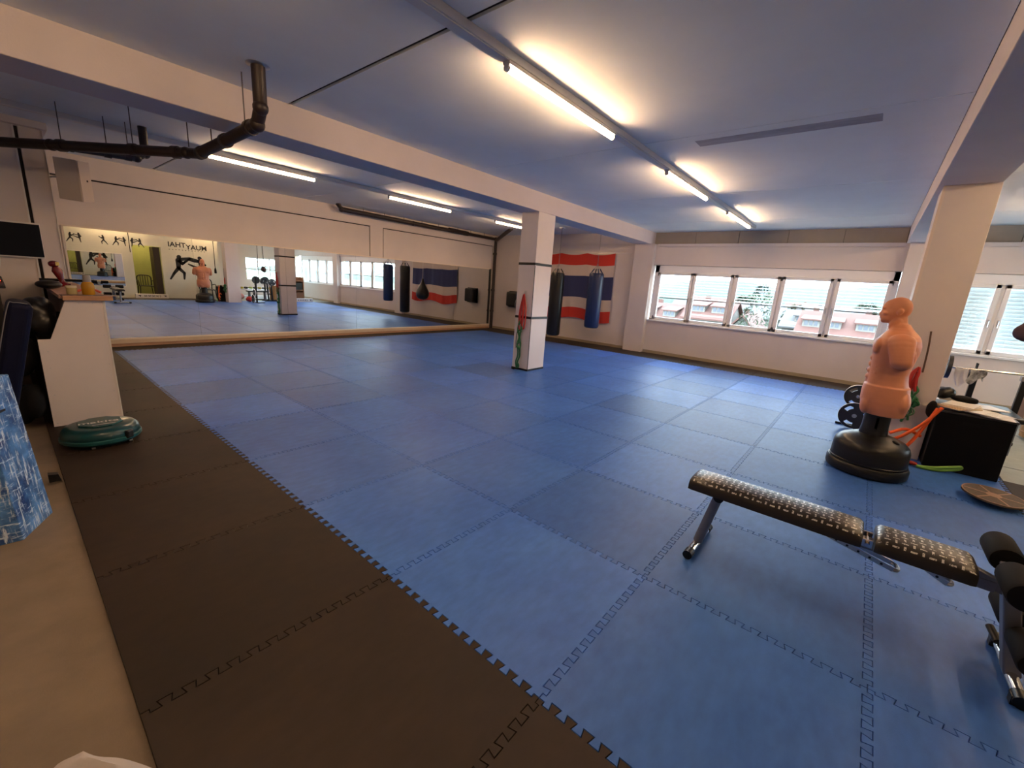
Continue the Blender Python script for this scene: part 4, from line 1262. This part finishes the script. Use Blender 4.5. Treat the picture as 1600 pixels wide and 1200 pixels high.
# ================================================================== BALANCE BOARD
bx, by = 4.16, -1.82
t = thing('balance_board', 'round brown balance board tilted at the edge of the blue mats', 'balance board', (bx, by, 0))
Mt = Matrix.Rotation(math.radians(2), 3, 'X') @ Matrix.Rotation(math.radians(-3), 3, 'Y')
b = B(); b.lathe([(0, .052), (.195, .052), (.200, .056), (.200, .066), (.195, .070), (0, .070)], (bx, by, 0), 48, Mt); b.obj('deck', mat('dark_cork', (.085, .062, .048), .7, var=.2, scale=30), t, smooth=30)
b = B(); b.lathe([(0, -.0), (.05, .002), (.09, .02), (.10, .052)], (bx, by, .004), 24); b.obj('dome', black, t, smooth=50)
linem = mat('tan_wood', (.26, .15, .10), .5)
b = B()
b.lathe([(.190, .0695), (.190, .0715), (.200, .0715), (.200, .0695)], (bx, by, 0), 48, Mt, ring=True)
b.lathe([(0, .0705), (.050, .0705), (.050, .0718), (0, .0718)], (bx, by, 0), 28, Mt)
for a in (20, 80, 140):
    b.box(-.185, .185, -.007, .007, .0702, .0714, Matrix.Translation((bx, by, 0)) @ Mt.to_4x4() @ Matrix.Rotation(math.radians(a), 4, 'Z'))
b.obj('inlay', linem, t)

# ================================================================== WEIGHT PLATES AND BARBELL
def plate(r, th, c, M, parent, m, name='weight_plate', rim=True):
    b = B()
    R_ = [.085, .20, .55, .80, .93, 1.0]
    N = 48
    g = [[b.bm.verts.new(Vector((rr * r * math.cos(2 * PI * i / N), rr * r * math.sin(2 * PI * i / N), 0))) for i in range(N)] for rr in R_]
    for k in range(len(R_) - 1):
        for i in range(N):
            if k == 2 and (i % 16) < 6: continue
            b.bm.faces.new((g[k][i], g[k][(i + 1) % N], g[k + 1][(i + 1) % N], g[k + 1][i]))
    ex = bmesh.ops.extrude_face_region(b.bm, geom=b.bm.faces[:])
    bmesh.ops.translate(b.bm, vec=(0, 0, th), verts=[v for v in ex['geom'] if isinstance(v, bmesh.types.BMVert)])
    bmesh.ops.transform(b.bm, matrix=Matrix.Translation(c) @ M.to_4x4(), verts=b.bm.verts[:])
    o = b.obj(name, m, parent, bevel=.002)
    if rim:
        q = B(); q.lathe([(r * .992, -.002), (r * 1.012, .002), (r * 1.012, th - .002), (r * .992, th + .002)], c, 48, M, ring=True); q.obj('rim', mat('pale_rim', (.55, .55, .56), .3), o if parent is not None else parent, smooth=40)
        q = B(); q.lathe([(r * .09, -.004), (r * .15, -.004), (r * .15, th + .004), (r * .09, th + .004)], c, 20, M, ring=True); q.obj('hub', steel, o if parent is not None else parent, smooth=40)
    return o
MX = Matrix.Rotation(PI / 2, 3, 'Y')
platem = mat('black_iron', (.018, .020, .028), .4)
t = thing('weight_tree', 'black weight tree with white rimmed plates behind the dummy', 'weight rack', (6.05, -.84, 0))
B().box(6.02, 6.07, -.87, -.82, 0.02, 1.12).obj('upright', black, t, bevel=.004)
B().box(5.88, 6.35, -.87, -.82, 0.0, .03).obj('foot', black, t, bevel=.004)
B().box(6.03, 6.06, -1.0, -.62, 0.0, .028).obj('foot', black, t, bevel=.004)
b = B(); b.cyl((5.86, -.80, .18), (6.03, -.80, .18), .012); b.cyl((5.9, -.80, .43), (6.03, -.80, .43), .012); b.obj('peg', steel, t, smooth=40)
b = B(); b.ball((6.0, -.83, .80), .03, 1, 1.2, .6); b.ball((6.0, -.83, 1.10), .035, .6, 1, 1); b.obj('knob', black, t, smooth=50)
plate(.172, .028, (5.88, -.80, .178), MX, t, platem)
plate(.150, .028, (5.93, -.79, .43), MX, t, platem)
t = thing('barbell', 'barbell with black end plates across the rack at the right edge', 'barbell', (7.0, -2.2, .87))
b = B(); b.cyl((7.0, -1.60, .872), (7.0, -2.62, .888), .014, n=16); b.obj('bar', chrome, t, smooth=40)
MY = Matrix.Rotation(PI / 2, 3, 'X')
plate(.155, .045, (7.0, -1.62, .872), MY, t, platem, rim=False)
plate(.155, .045, (7.0, -2.60, .887), MY, t, platem, rim=True)
t = thing('barbell_rack', 'black barbell rack with two uprights behind the black box', 'rack', (7.05, -2.1, 0))
for y in (-1.92, -2.36):
    b = B(); b.box(7.02, 7.08, y - .03, y + .03, 0, .86, rotM('Y', -3, (7.05, 0, .86))); b.obj('upright', black, t, bevel=.004)
    b = B(); b.box(7.01, 7.09, y - .045, y + .045, .80, .86); b.obj('collar', mat('grey_rail2', (.25, .25, .25), .4), t, bevel=.003)
    for s in (-1, 1):
        b = B(); b.cyl((7.05 + s * .028, y + .01, .86), (7.05 + s * .035, y + .01, .96), .009, n=8); b.obj('hook_prong', black, t, smooth=40)
    B().box(6.80, 7.45, y - .03, y + .03, 0, .04).obj('foot', black, t, bevel=.004)
B().box(7.03, 7.08, -2.36, -1.92, .30, .35).obj('cross_bar', black, t)
t = thing('flat_bench', 'low black bench pad under the barbell behind the black box', 'bench', (6.6, -2.15, 0))
B().box(6.10, 6.95, -2.28, -2.00, .40, .46).obj('pad', blackleather, t, bevel=.02)
for x in (6.2, 6.85): B().box(x - .02, x + .02, -2.25, -2.03, 0, .40).obj('leg', greypaint, t)
# cloth over the bar
def drape(name, label, m, y0, y1, zf, zb, x, ztop, seed):
    rnd = random.Random(seed); b = B(); NU, NV = 14, 16
    g = []
    for i in range(NU + 1):
        u = i / NU; y = y0 + (y1 - y0) * u; row = []
        w = .012 * math.sin(u * 14 + seed)
        for j in range(NV + 1):
            v = j / NV
            if v < .5:
                k = (.5 - v) * 2; row.append(b.bm.verts.new((x - .018 - .02 * k + w * k, y + .03 * math.sin(k * 3 + seed) * k, ztop + .017 - k * (zf + .05 * math.sin(u * 5)))))
            else:
                k = (v - .5) * 2; row.append(b.bm.verts.new((x + .018 + .02 * k + w * k, y, ztop + .017 - k * (zb + .04 * math.sin(u * 7)))))
        g.append(row)
    for i in range(NU):
        for j in range(NV): b.bm.faces.new((g[i][j], g[i + 1][j], g[i + 1][j + 1], g[i][j + 1]))
    o = b.obj(name, m, loc=(x, y0, ztop), smooth=80)
    return tag(o, label, 'towel')
drape('towel', 'white towel draped over the barbell next to its plate', mat('white_towel', (.72, .70, .74), .9), -1.72, -1.84, .22, .12, 7.0, .876, 1)
drape('towel', 'black and white towel slung over the barbell beside the upright', mat('black_towel', (.05, .05, .06), .9, var=.9, scale=12, tint=(.7, .7, .7)), -1.85, -2.0, .17, .15, 7.0, .879, 4)
t = thing('wicker_basket', 'tall brown wicker basket at the right edge behind the rack', 'basket', (7.5, -2.75, 0))
b = B(); b.lathe([(.17, 0.02), (.19, .03), (.22, .66), (.235, .68)], (7.5, -2.75, 0), 28); b.obj('weave', naturalw, t, smooth=30)
for z in (.1, .25, .4, .55, .68):
    b = B(); b.torus((7.5, -2.75, z), .172 + .045 * z / .66 + .012, .012, None, 28, 6); b.obj('band', naturalw, t, smooth=50)
lump('hanging_jacket', 'dark purple jacket sleeve hanging at the right edge before the blinds', 'jacket', mat('purple_cloth', (.06, .035, .05), .9), (6.9, -2.20, 1.44), (.10, .13, .16), 31)
b = B(); b.cyl((6.9, -2.26, 1.50), (6.9, -2.30, 2.79 if False else ZC), .004, n=6)
tag(b.obj('hanging_rope', blackm, loc=(6.9, -2.28, ZC), smooth=40), 'thin black rope holding the purple jacket', 'rope')

# ================================================================== OUT OF FRAME, SEEN IN THE MIRROR
vin = mat('black_vinyl_decal', (.012, .012, .012), .5)
def limb(b, pts, w):
    """flat 2-D capsule chain in the wall plane"""
    for (a, c), (w0, w1) in zip(zip(pts[:-1], pts[1:]), zip(w[:-1], w[1:])):
        ax, az = a; cx_, cz = c
        L = math.hypot(cx_ - ax, cz - az) or 1e-3
        nx, nz = -(cz - az) / L, (cx_ - ax) / L
        out = []
        for k in range(7):
            t_ = PI / 2 + PI * k / 6
            out.append((ax + w0 * (math.cos(t_) * (cx_ - ax) / L + math.sin(t_) * nx), az + w0 * (math.cos(t_) * (cz - az) / L + math.sin(t_) * nz)))
        for k in range(7):
            t_ = -PI / 2 + PI * k / 6
            out.append((cx_ + w1 * (math.cos(t_) * (cx_ - ax) / L + math.sin(t_) * nx), cz + w1 * (math.cos(t_) * (cz - az) / L + math.sin(t_) * nz)))
        b.prism(out, 1, YP + .001, YP + .003)
def fighter(b, x, z, s, d, pose):
    """small standing fighter, facing direction d"""
    P = lambda u, v: (x + d * u * s, z + v * s)
    limb(b, [P(0, .88), P(.01, .90)], [.075 * s, .075 * s])
    limb(b, [P(-.02, .76), P(-.04, .45)], [.10 * s, .075 * s])
    if pose == 0:
        limb(b, [P(0, .74), P(.16, .66), P(.30, .80)], [.045 * s, .035 * s, .045 * s]); limb(b, [P(-.05, .74), P(.10, .60), P(.2, .72)], [.045 * s, .035 * s, .04 * s])
        limb(b, [P(-.04, .45), P(.14, .26), P(.12, .02)], [.07 * s, .05 * s, .03 * s]); limb(b, [P(-.04, .45), P(-.20, .24), P(-.34, .0)], [.07 * s, .05 * s, .03 * s])
    else:
        limb(b, [P(0, .74), P(.20, .74), P(.38, .80)], [.045 * s, .035 * s, .045 * s]); limb(b, [P(-.05, .74), P(-.18, .62), P(-.05, .55)], [.045 * s, .035 * s, .04 * s])
        limb(b, [P(-.04, .45), P(.16, .50), P(.42, .62)], [.07 * s, .05 * s, .03 * s]); limb(b, [P(-.04, .45), P(-.06, .22), P(-.10, .0)], [.07 * s, .05 * s, .03 * s])
for i, (x, dbl) in enumerate(((.42, 0), (1.02, 1), (1.66, 0), (2.25, 1), (2.72, 1))):
    b = B()
    fighter(b, x, 1.98, .34, -1, i % 2)
    if dbl: fighter(b, x - .22, 1.98, .34, 1, (i + 1) % 2)
    nm = ['single kicking fighter decal, leftmost in the mirror strip', 'pair of clinching fighters decal, second in the strip above the small mirror', 'lone fighter decal in the middle of the strip', 'pair of sparring fighters decal beside the rope', 'pair of fighters decal above the green doorway'][i]
    tag(b.obj('wall_decal', vin, loc=(x, YP, 2.1)), nm, 'wall decal')
b = B()
fighter(b, 4.66, .82, 1.0, -1, 1); fighter(b, 3.92, .80, 1.02, 1, 0)
limb(b, [(4.0, 1.62), (4.3, 1.68), (4.62, 1.60)], [.07, .05, .05])
tag(b.obj('wall_decal', vin, loc=(4.3, YP, 1.2)), 'large black decal of two fighters behind the dummy', 'wall decal')
# text reads correctly from the mats, so it is reversed in the mirror
Mtext = Matrix.Translation((4.25, YP + .002, 2.16)) @ Matrix.Rotation(PI, 4, 'Z') @ Matrix.Rotation(PI / 2, 4, 'X')
t = thing('wall_lettering', 'black MUAYTHAI lettering across the poster wall', 'lettering', (4.25, YP, 2.16))
text_obj('lettering', 'MUAY', .27, vin, t, Matrix.Translation((4.58, YP + .002, 2.13)) @ Matrix.Rotation(PI, 4, 'Z') @ Matrix.Rotation(PI / 2, 4, 'X'), .001, .006, 1.0)
text_obj('lettering', 'THAI', .27, vin, t, Matrix.Translation((3.90, YP + .002, 2.19)) @ Matrix.Rotation(PI, 4, 'Z') @ Matrix.Rotation(PI / 2, 4, 'X'), .001, .006, 1.0)
b = B()
for k in range(12): b.box(3.62 + k * .11, 3.655 + k * .11, YP, YP + .002, 1.985, 2.01)
b.obj('small_marks', vin, t)
def banner(x0, x1, y, label):
    t = thing('floor_banner', label, 'banner', (x0, y, 0))
    B().box(x0, x1, y - .12, y, 0, .17).obj('body', whitep, t, bevel=.01)
    b = B()
    n_ = 9
    for k in range(n_):
        xx = x0 + .28 + (x1 - x0 - .56) * k / (n_ - 1)
        b.box(xx - .022, xx + .022, y, y + .002, .05, .065); b.box(xx - .022 if k % 2 else xx + .008, xx - .008 if k % 2 else xx + .022, y, y + .002, .05, .12)
        b.box(xx - .022, xx + .022, y, y + .002, .108, .12)
    for xx in (x0 + .12, x1 - .12): b.prism([(xx - .05, .12), (xx + .05, .12), (xx + .02, .04), (xx, .09)], 1, y, y + .002)
    b.obj('print', vin, t)
banner(2.35, 3.40, -2.82, 'long white printed block under the green doorway')
banner(7.9, 8.9, -1.75, 'long white printed block before the shelf near the windows')
def armchair(x, y, label, d=1):
    t = thing('armchair', label, 'chair', (x, y, 0))
    m = mat('dark_chair_plastic', (.02, .022, .022), .4)
    B().box(x - .24, x + .24, y - .24, y + .22, .41, .44).obj('seat', m, t, bevel=.01)
    b = B(); b.tube([(x - .23, y - .24 * d, .44), (x - .22, y - .26 * d, .80), (x, y - .27 * d, .86), (x + .22, y - .26 * d, .80), (x + .23, y - .24 * d, .44)], .022, n=8)
    for k in (-.12, -.04, .04, .12): b.cyl((x + k, y - .24 * d, .44), (x + k, y - .27 * d, .84), .012, n=6)
    b.obj('backrest', m, t, smooth=50)
    for sx in (-1, 1):
        b = B(); b.tube([(x + sx * .25, y - .24 * d, .62), (x + sx * .27, y, .66), (x + sx * .26, y + .20 * d, .62), (x + sx * .25, y + .22 * d, .42)], .016, n=8); b.obj('armrest', m, t, smooth=50)
        for sy in (-1, 1):
            b = B(); b.cyl((x + sx * .22, y + sy * .20, .42), (x + sx * .26, y + sy * .25, 0), .020, .016, 8); b.obj('leg', m, t, smooth=40)
    return t
armchair(4.72, -2.55, 'dark plastic armchair beside the dummy, seen in the mirror')
armchair(2.95, -4.2, 'dark plastic armchair inside the green doorway')
t = thing('waste_bin', 'grey waste bin between the armchair and the bare column', 'bin', (5.25, -2.4, 0))
b = B(); b.lathe([(.13, 0), (.16, .40), (.165, .42), (.165, .50), (.14, .52), (0, .53)], (5.28, -2.6, 0), 24); b.obj('body', mat('grey_bin', (.16, .15, .13), .5), t, smooth=40)
b = B(); b.box(5.25, 5.31, -2.45, -2.43, .43, .49); b.obj('flap', black, t)
lump('gym_bag', 'red gym bag on the floor beside the bare column, seen in the mirror', 'bag', mat('red_bag', (.45, .02, .02), .6), (5.95, -1.45, .13), (.14, .22, .13), 41)
lump('gym_bag', 'red gym bag with white print near the alcove corner', 'bag', mat('red_white_bag', (.5, .02, .03), .6, var=.3, scale=6, tint=(.8, .6, .6)), (6.15, -3.3, .14), (.25, .2, .15), 42)
def rope(x, y, z0, label, m=blackm, r=.012, handle=True):
    t = thing('hanging_rope', label, 'rope', (x, y, ZC))
    b = B(); b.cyl((x, y, z0), (x, y, ZC), r, n=8); b.obj('cord', m, t, smooth=40)
    if handle:
        b = B(); b.lathe([(.02, 0), (.045, .02), (.04, .15), (.015, .24)], (x, y, z0 - .22), 14); b.obj('weight', m, t, smooth=50)
rope(5.02, -2.35, 1.35, 'black rope with a weighted end before the poster wall')
rope(2.38, -2.9, 1.75, 'dark cable hanging beside the green doorway', handle=False)
for x, lab in ((7.1, 'gymnastic ring strap nearest the bare column'), (7.35, 'gymnastic ring strap beside its twin under the alcove ceiling')):
    t = thing('gymnastic_ring', lab, 'gym ring', (x, -3.4, ZC))
    b = B(); b.box(x - .012, x + .012, -3.401, -3.399, 1.75, ZC); b.obj('strap', blackm, t)
    b = B(); b.torus((x, -3.4, 1.64), .11, .014, Matrix.Rotation(PI / 2, 3, 'X'), 28, 8); b.obj('ring', wood, t, smooth=50)
t = thing('dumbbell_rack', 'low rack of dumbbells with yellow gear, seen in the mirror', 'rack', (6.9, -3.7, 0))
B().box(6.0, 7.8, -3.9, -3.5, .42, .45).obj('shelf', steel, t)
B().box(6.0, 7.8, -3.9, -3.5, .10, .13).obj('shelf', steel, t)
for x in (6.05, 7.75): B().box(x - .03, x + .03, -3.88, -3.52, 0, .75).obj('upright', blackm, t)
for k in range(8):
    x = 6.2 + k * .2
    d = thing('dumbbell', ('first black', 'first yellow', 'second black', 'first lime', 'third black', 'second yellow', 'fourth black', 'second lime')[k] + ' dumbbell counted from the column end of the low rack', 'dumbbell', (x, -3.7, .50), 'dumbbells on the low rack')
    m_ = [black, mat('yellow_rubber', (.65, .55, .05), .5), black, mat('lime_bell', (.35, .5, .1), .5)][k % 4]
    for s in (-1, 1):
        b = B(); b.cyl((x, -3.7 + s * .06, .505), (x, -3.7 + s * .14, .505), .05, n=6); b.obj('head', m_, d)
    b = B(); b.cyl((x, -3.77, .505), (x, -3.63, .505), .015, n=8); b.obj('grip', steel, d, smooth=40)
t = thing('plate_stand', 'upright stand holding two round black plates, seen in the mirror', 'weight rack', (6.9, -2.75, 0))
B().box(6.55, 7.25, -2.78, -2.72, 0, .04).obj('foot', black, t)
for x in (6.7, 7.1):
    B().box(x - .03, x + .03, -2.78, -2.72, .04, .92).obj('upright', black, t)
    b = B(); b.cyl((x, -2.70, .92), (x, -2.66, .92), .17, n=28); b.obj('weight_plate', platem, t, bevel=.006)
t = thing('wooden_shelf', 'wooden shelf unit with dark boxes near the windows, seen in the mirror', 'shelf', (8.4, -3.0, 0))
for z in (.05, .50, .95): B().box(7.9, 8.95, -3.2, -2.75, z, z + .03).obj('shelf', wood, t)
for x in (7.9, 8.92): B().box(x, x + .03, -3.2, -2.75, 0, 1.15).obj('side_panel', wood, t)
B().box(7.9, 8.95, -3.22, -3.2, 0, 1.15).obj('back_panel', wood, t)
t = thing('storage_box', 'dark box on the middle of the wooden shelf', 'box', (8.4, -2.95, .53))
B().box(8.0, 8.85, -3.15, -2.72, .531, .88).obj('body', mat('dark_green_box', (.03, .035, .03), .5), t, bevel=.01)
t = thing('storage_box', 'brown drawer box on the bottom of the wooden shelf', 'box', (8.55, -2.95, .08))
B().box(8.15, 8.9, -3.15, -2.72, .081, .40).obj('body', mat('brown_box', (.16, .07, .035), .5), t, bevel=.01)
t = thing('foam_roll', 'tall bright blue foam roll standing on the wooden shelf', 'foam roll', (8.25, -3.0, .98))
b = B(); b.cyl((8.25, -3.0, .981), (8.25, -3.0, 2.45), .26, n=36); b.obj('roll', mat('bright_blue_foam', (.02, .20, .55), .35), t, smooth=40)
# ================================================================== EXTERIOR
GZ = -9.0
grassm = mat('meadow_grass', (.04, .055, .025), .9, var=.25, scale=.08)
roofr = mat('red_clay_roof', (.088, .038, .031), .8, var=.12, scale=.8)
roofg = mat('grey_slate_roof', (.075, .075, .08), .8, var=.12)
facade = mat('pale_render', (.14, .135, .125), .9)
winm = mat('dark_window', (.04, .05, .07), .2)
struct('ground', B().box(XF + .5, 1500, -900, 900, GZ - 1, GZ), grassm)
def house(x, y, w, d, ze, zr, rm, label, dormers=2, gable_front=False):
    t = thing('house', label, 'building', (x, y, GZ), 'houses beyond the window')
    B().box(x, x + d, y - w / 2, y + w / 2, GZ, ze).obj('walls', facade, t)
    b = B()
    o = .5
    if gable_front:
        b.prism([(y - w / 2 - o, ze - .2), (y, zr), (y + w / 2 + o, ze - .2), (y + w / 2 + o, ze - .45), (y, zr - .3), (y - w / 2 - o, ze - .45)], 0, x - o, x + d + o)
        b.obj('roof', rm, t)
        b = B(); b.prism([(y - w / 2, ze), (y, zr - .3), (y + w / 2, ze)], 0, x + .02, x + d - .02); b.obj('gable', facade, t)
    else:
        b.prism([(x - o, ze - .3), (x + d / 2, zr), (x + d + o, ze - .3), (x + d + o, ze - .5), (x + d / 2, zr - .25), (x - o, ze - .5)], 1, y - w / 2 - o, y + w / 2 + o)
        b.obj('roof', rm, t)
        b = B(); b.prism([(x, ze), (x + d / 2, zr - .2), (x + d, ze)], 1, y - w / 2, y + w / 2); b.obj('gable', facade, t)
        for k in range(dormers):
            yy = y - w / 2 + w * (k + .5) / dormers
            zz = ze + (zr - ze) * .22
            xx = x + d / 2 * .22
            f = B(); f.box(xx, xx + 2.2, yy - .9, yy + .9, zz, zz + .95); f = f.obj('dormer', facade, t)
            g = B(); g.prism([(xx - .25, zz + .95), (xx + 2.6, zz + 1.45), (xx + 2.6, zz + 1.3), (xx - .25, zz + .80)], 1, yy - 1.15, yy + 1.15); g.obj('dormer_roof', rm, f)
            g = B()
            for q in (-.5, 0, .5): g.box(xx - .03, xx, yy + q - .18, yy + q + .18, zz + .2, zz + .75)
            g.obj('dormer_window', winm, f)
    n = max(2, int(w / 2.6))
    for k in range(n):
        yy = y - w / 2 + w * (k + .5) / n
        g = B(); g.box(x - .04, x, yy - .5, yy + .5, ze - 1.9, ze - .75); g.obj('window', winm, t)
    b = B(); b.box(x + d * .6, x + d * .6 + .6, y + w * .2, y + w * .2 + .6, zr - 1.2, zr + .5); b.obj('chimney', rm, t)
    return t
house(60, 23.2, 6.5, 9, -2.1, .25, roofr, 'house with red roof seen through the leftmost pane')
house(60, 16.3, 5.4, 8, -1.0, 1.25, roofr, 'long red roofed house with two dormers in the second pane')
house(58, 11.3, 2.4, 9, -2.0, -.15, roofr, 'small pale gable front house beside the tree in the middle pane', 0, True)
house(71.5, 6.6, 4.2, 9, -1.5, .6, roofg, 'narrow white house with a grey roof in the fourth pane', 1)
house(62, 3.6, 4.2, 8, -1.7, .75, roofr, 'red roofed house with dormers at the right of the fourth pane')
house(62, -1.8, 4.6, 8, -1.7, .80, roofr, 'red roofed house with dormers in the fifth pane')
house(62, -7.8, 5.4, 8, -1.7, .80, roofr, 'red roofed house hidden past the right end of the window')
house(95, 29, 10, 9, -2.2, .6, roofg, 'grey roofed house farther back in the leftmost pane', 0)
house(98, 16.8, 10, 9, -1.6, 1.0, roofg, 'grey roofed house farther back behind the tree', 0)
house(100, 5, 10, 9, -1.2, 1.3, roofg, 'grey roofed house farther back in the fourth pane', 0)
house(96, -6, 10, 9, -1.2, 1.3, roofg, 'grey roofed house farther back in the fifth pane', 0)
house(150, 40, 16, 10, -1.5, 1.5, roofr, 'distant red roofed house in the leftmost pane', 0)
house(155, 12, 16, 10, -1.2, 1.6, roofr, 'distant red roofed house behind the rows', 0)
leafm = mat('leaf_green', (.03, .06, .025), .9, var=.35, scale=1.5)
trunkm = mat('bark', (.08, .05, .03), .9)
def tree(x, y, h, r, label, seed):
    rnd = random.Random(seed)
    t = thing('tree', label, 'tree', (x, y, GZ), 'trees beyond the window')
    b = B(); b.cyl((x, y, GZ), (x, y, GZ + h * .5), r * .08, r * .05, 8); b.obj('trunk', trunkm, t)
    b = B()
    for k in range(1500):
        a = rnd.uniform(0, 2 * PI); v = rnd.random(); rr = r * math.sin(PI * min(.97, .10 + v * .86)) ** .75 * rnd.uniform(.55, 1.0)
        p = Vector((x + rr * math.cos(a), y + rr * math.sin(a), GZ + h * (.22 + .78 * v)))
        s = r * rnd.uniform(.05, .11)
        M = Matrix.Rotation(rnd.uniform(0, 6), 3, 'X') @ Matrix.Rotation(rnd.uniform(0, 6), 3, 'Z')
        q = [M @ Vector(c) * s for c in ((-1, -.7, 0), (1, -.7, 0), (1.1, .7, .3), (-.9, .8, .2))]
        b.poly([p + c for c in q])
    b.obj('crown', leafm, t)
tree(54.5, 9.1, 12.4, 1.9, 'tall leafy tree in the middle pane', 1)
tree(88, 24, 9.8, 3.0, 'round tree between the rows in the leftmost pane', 2)
tree(90, 9.5, 10.2, 3.0, 'round tree behind the narrow white house', 3)
tree(85, -1.5, 10.0, 3.0, 'round tree behind the fifth pane houses', 4)
tree(130, 26, 11.5, 5, 'far broad tree above the leftmost roofs', 5)
tree(130, 0, 11.5, 5, 'far broad tree above the right hand roofs', 6)
hl = B()
def hills(b, X, y0, y1, zb, amp, seed, n=60):
    rnd = random.Random(seed); ph = [rnd.uniform(0, 6) for _ in range(4)]
    top = []; 
    for i in range(n + 1):
        y = y0 + (y1 - y0) * i / n
        z = zb + amp * (.5 + .3 * math.sin(y * .006 + ph[0]) + .2 * math.sin(y * .017 + ph[1]) + .06 * math.sin(y * .06 + ph[2]))
        top.append((b.bm.verts.new((X, y, z)), b.bm.verts.new((X - amp * 4, y, GZ - .5)), b.bm.verts.new((X + amp * 5, y, GZ - .5))))
    for a, c in zip(top[:-1], top[1:]):
        b.bm.faces.new((a[0], a[1], c[1], c[0])); b.bm.faces.new((a[0], c[0], c[2], a[2]))
hills(hl, 900, -1400, 1400, 0, 46, 3)
struct('hills', hl, mat('hazy_forest', (.030, .042, .048), 1.0, var=.15, scale=.02), smooth=60)
hl = B(); hills(hl, 420, -1200, 1200, -8, 16, 8)
struct('hills_near', hl, mat('mid_forest', (.028, .042, .03), 1.0, var=.2, scale=.05), smooth=60)
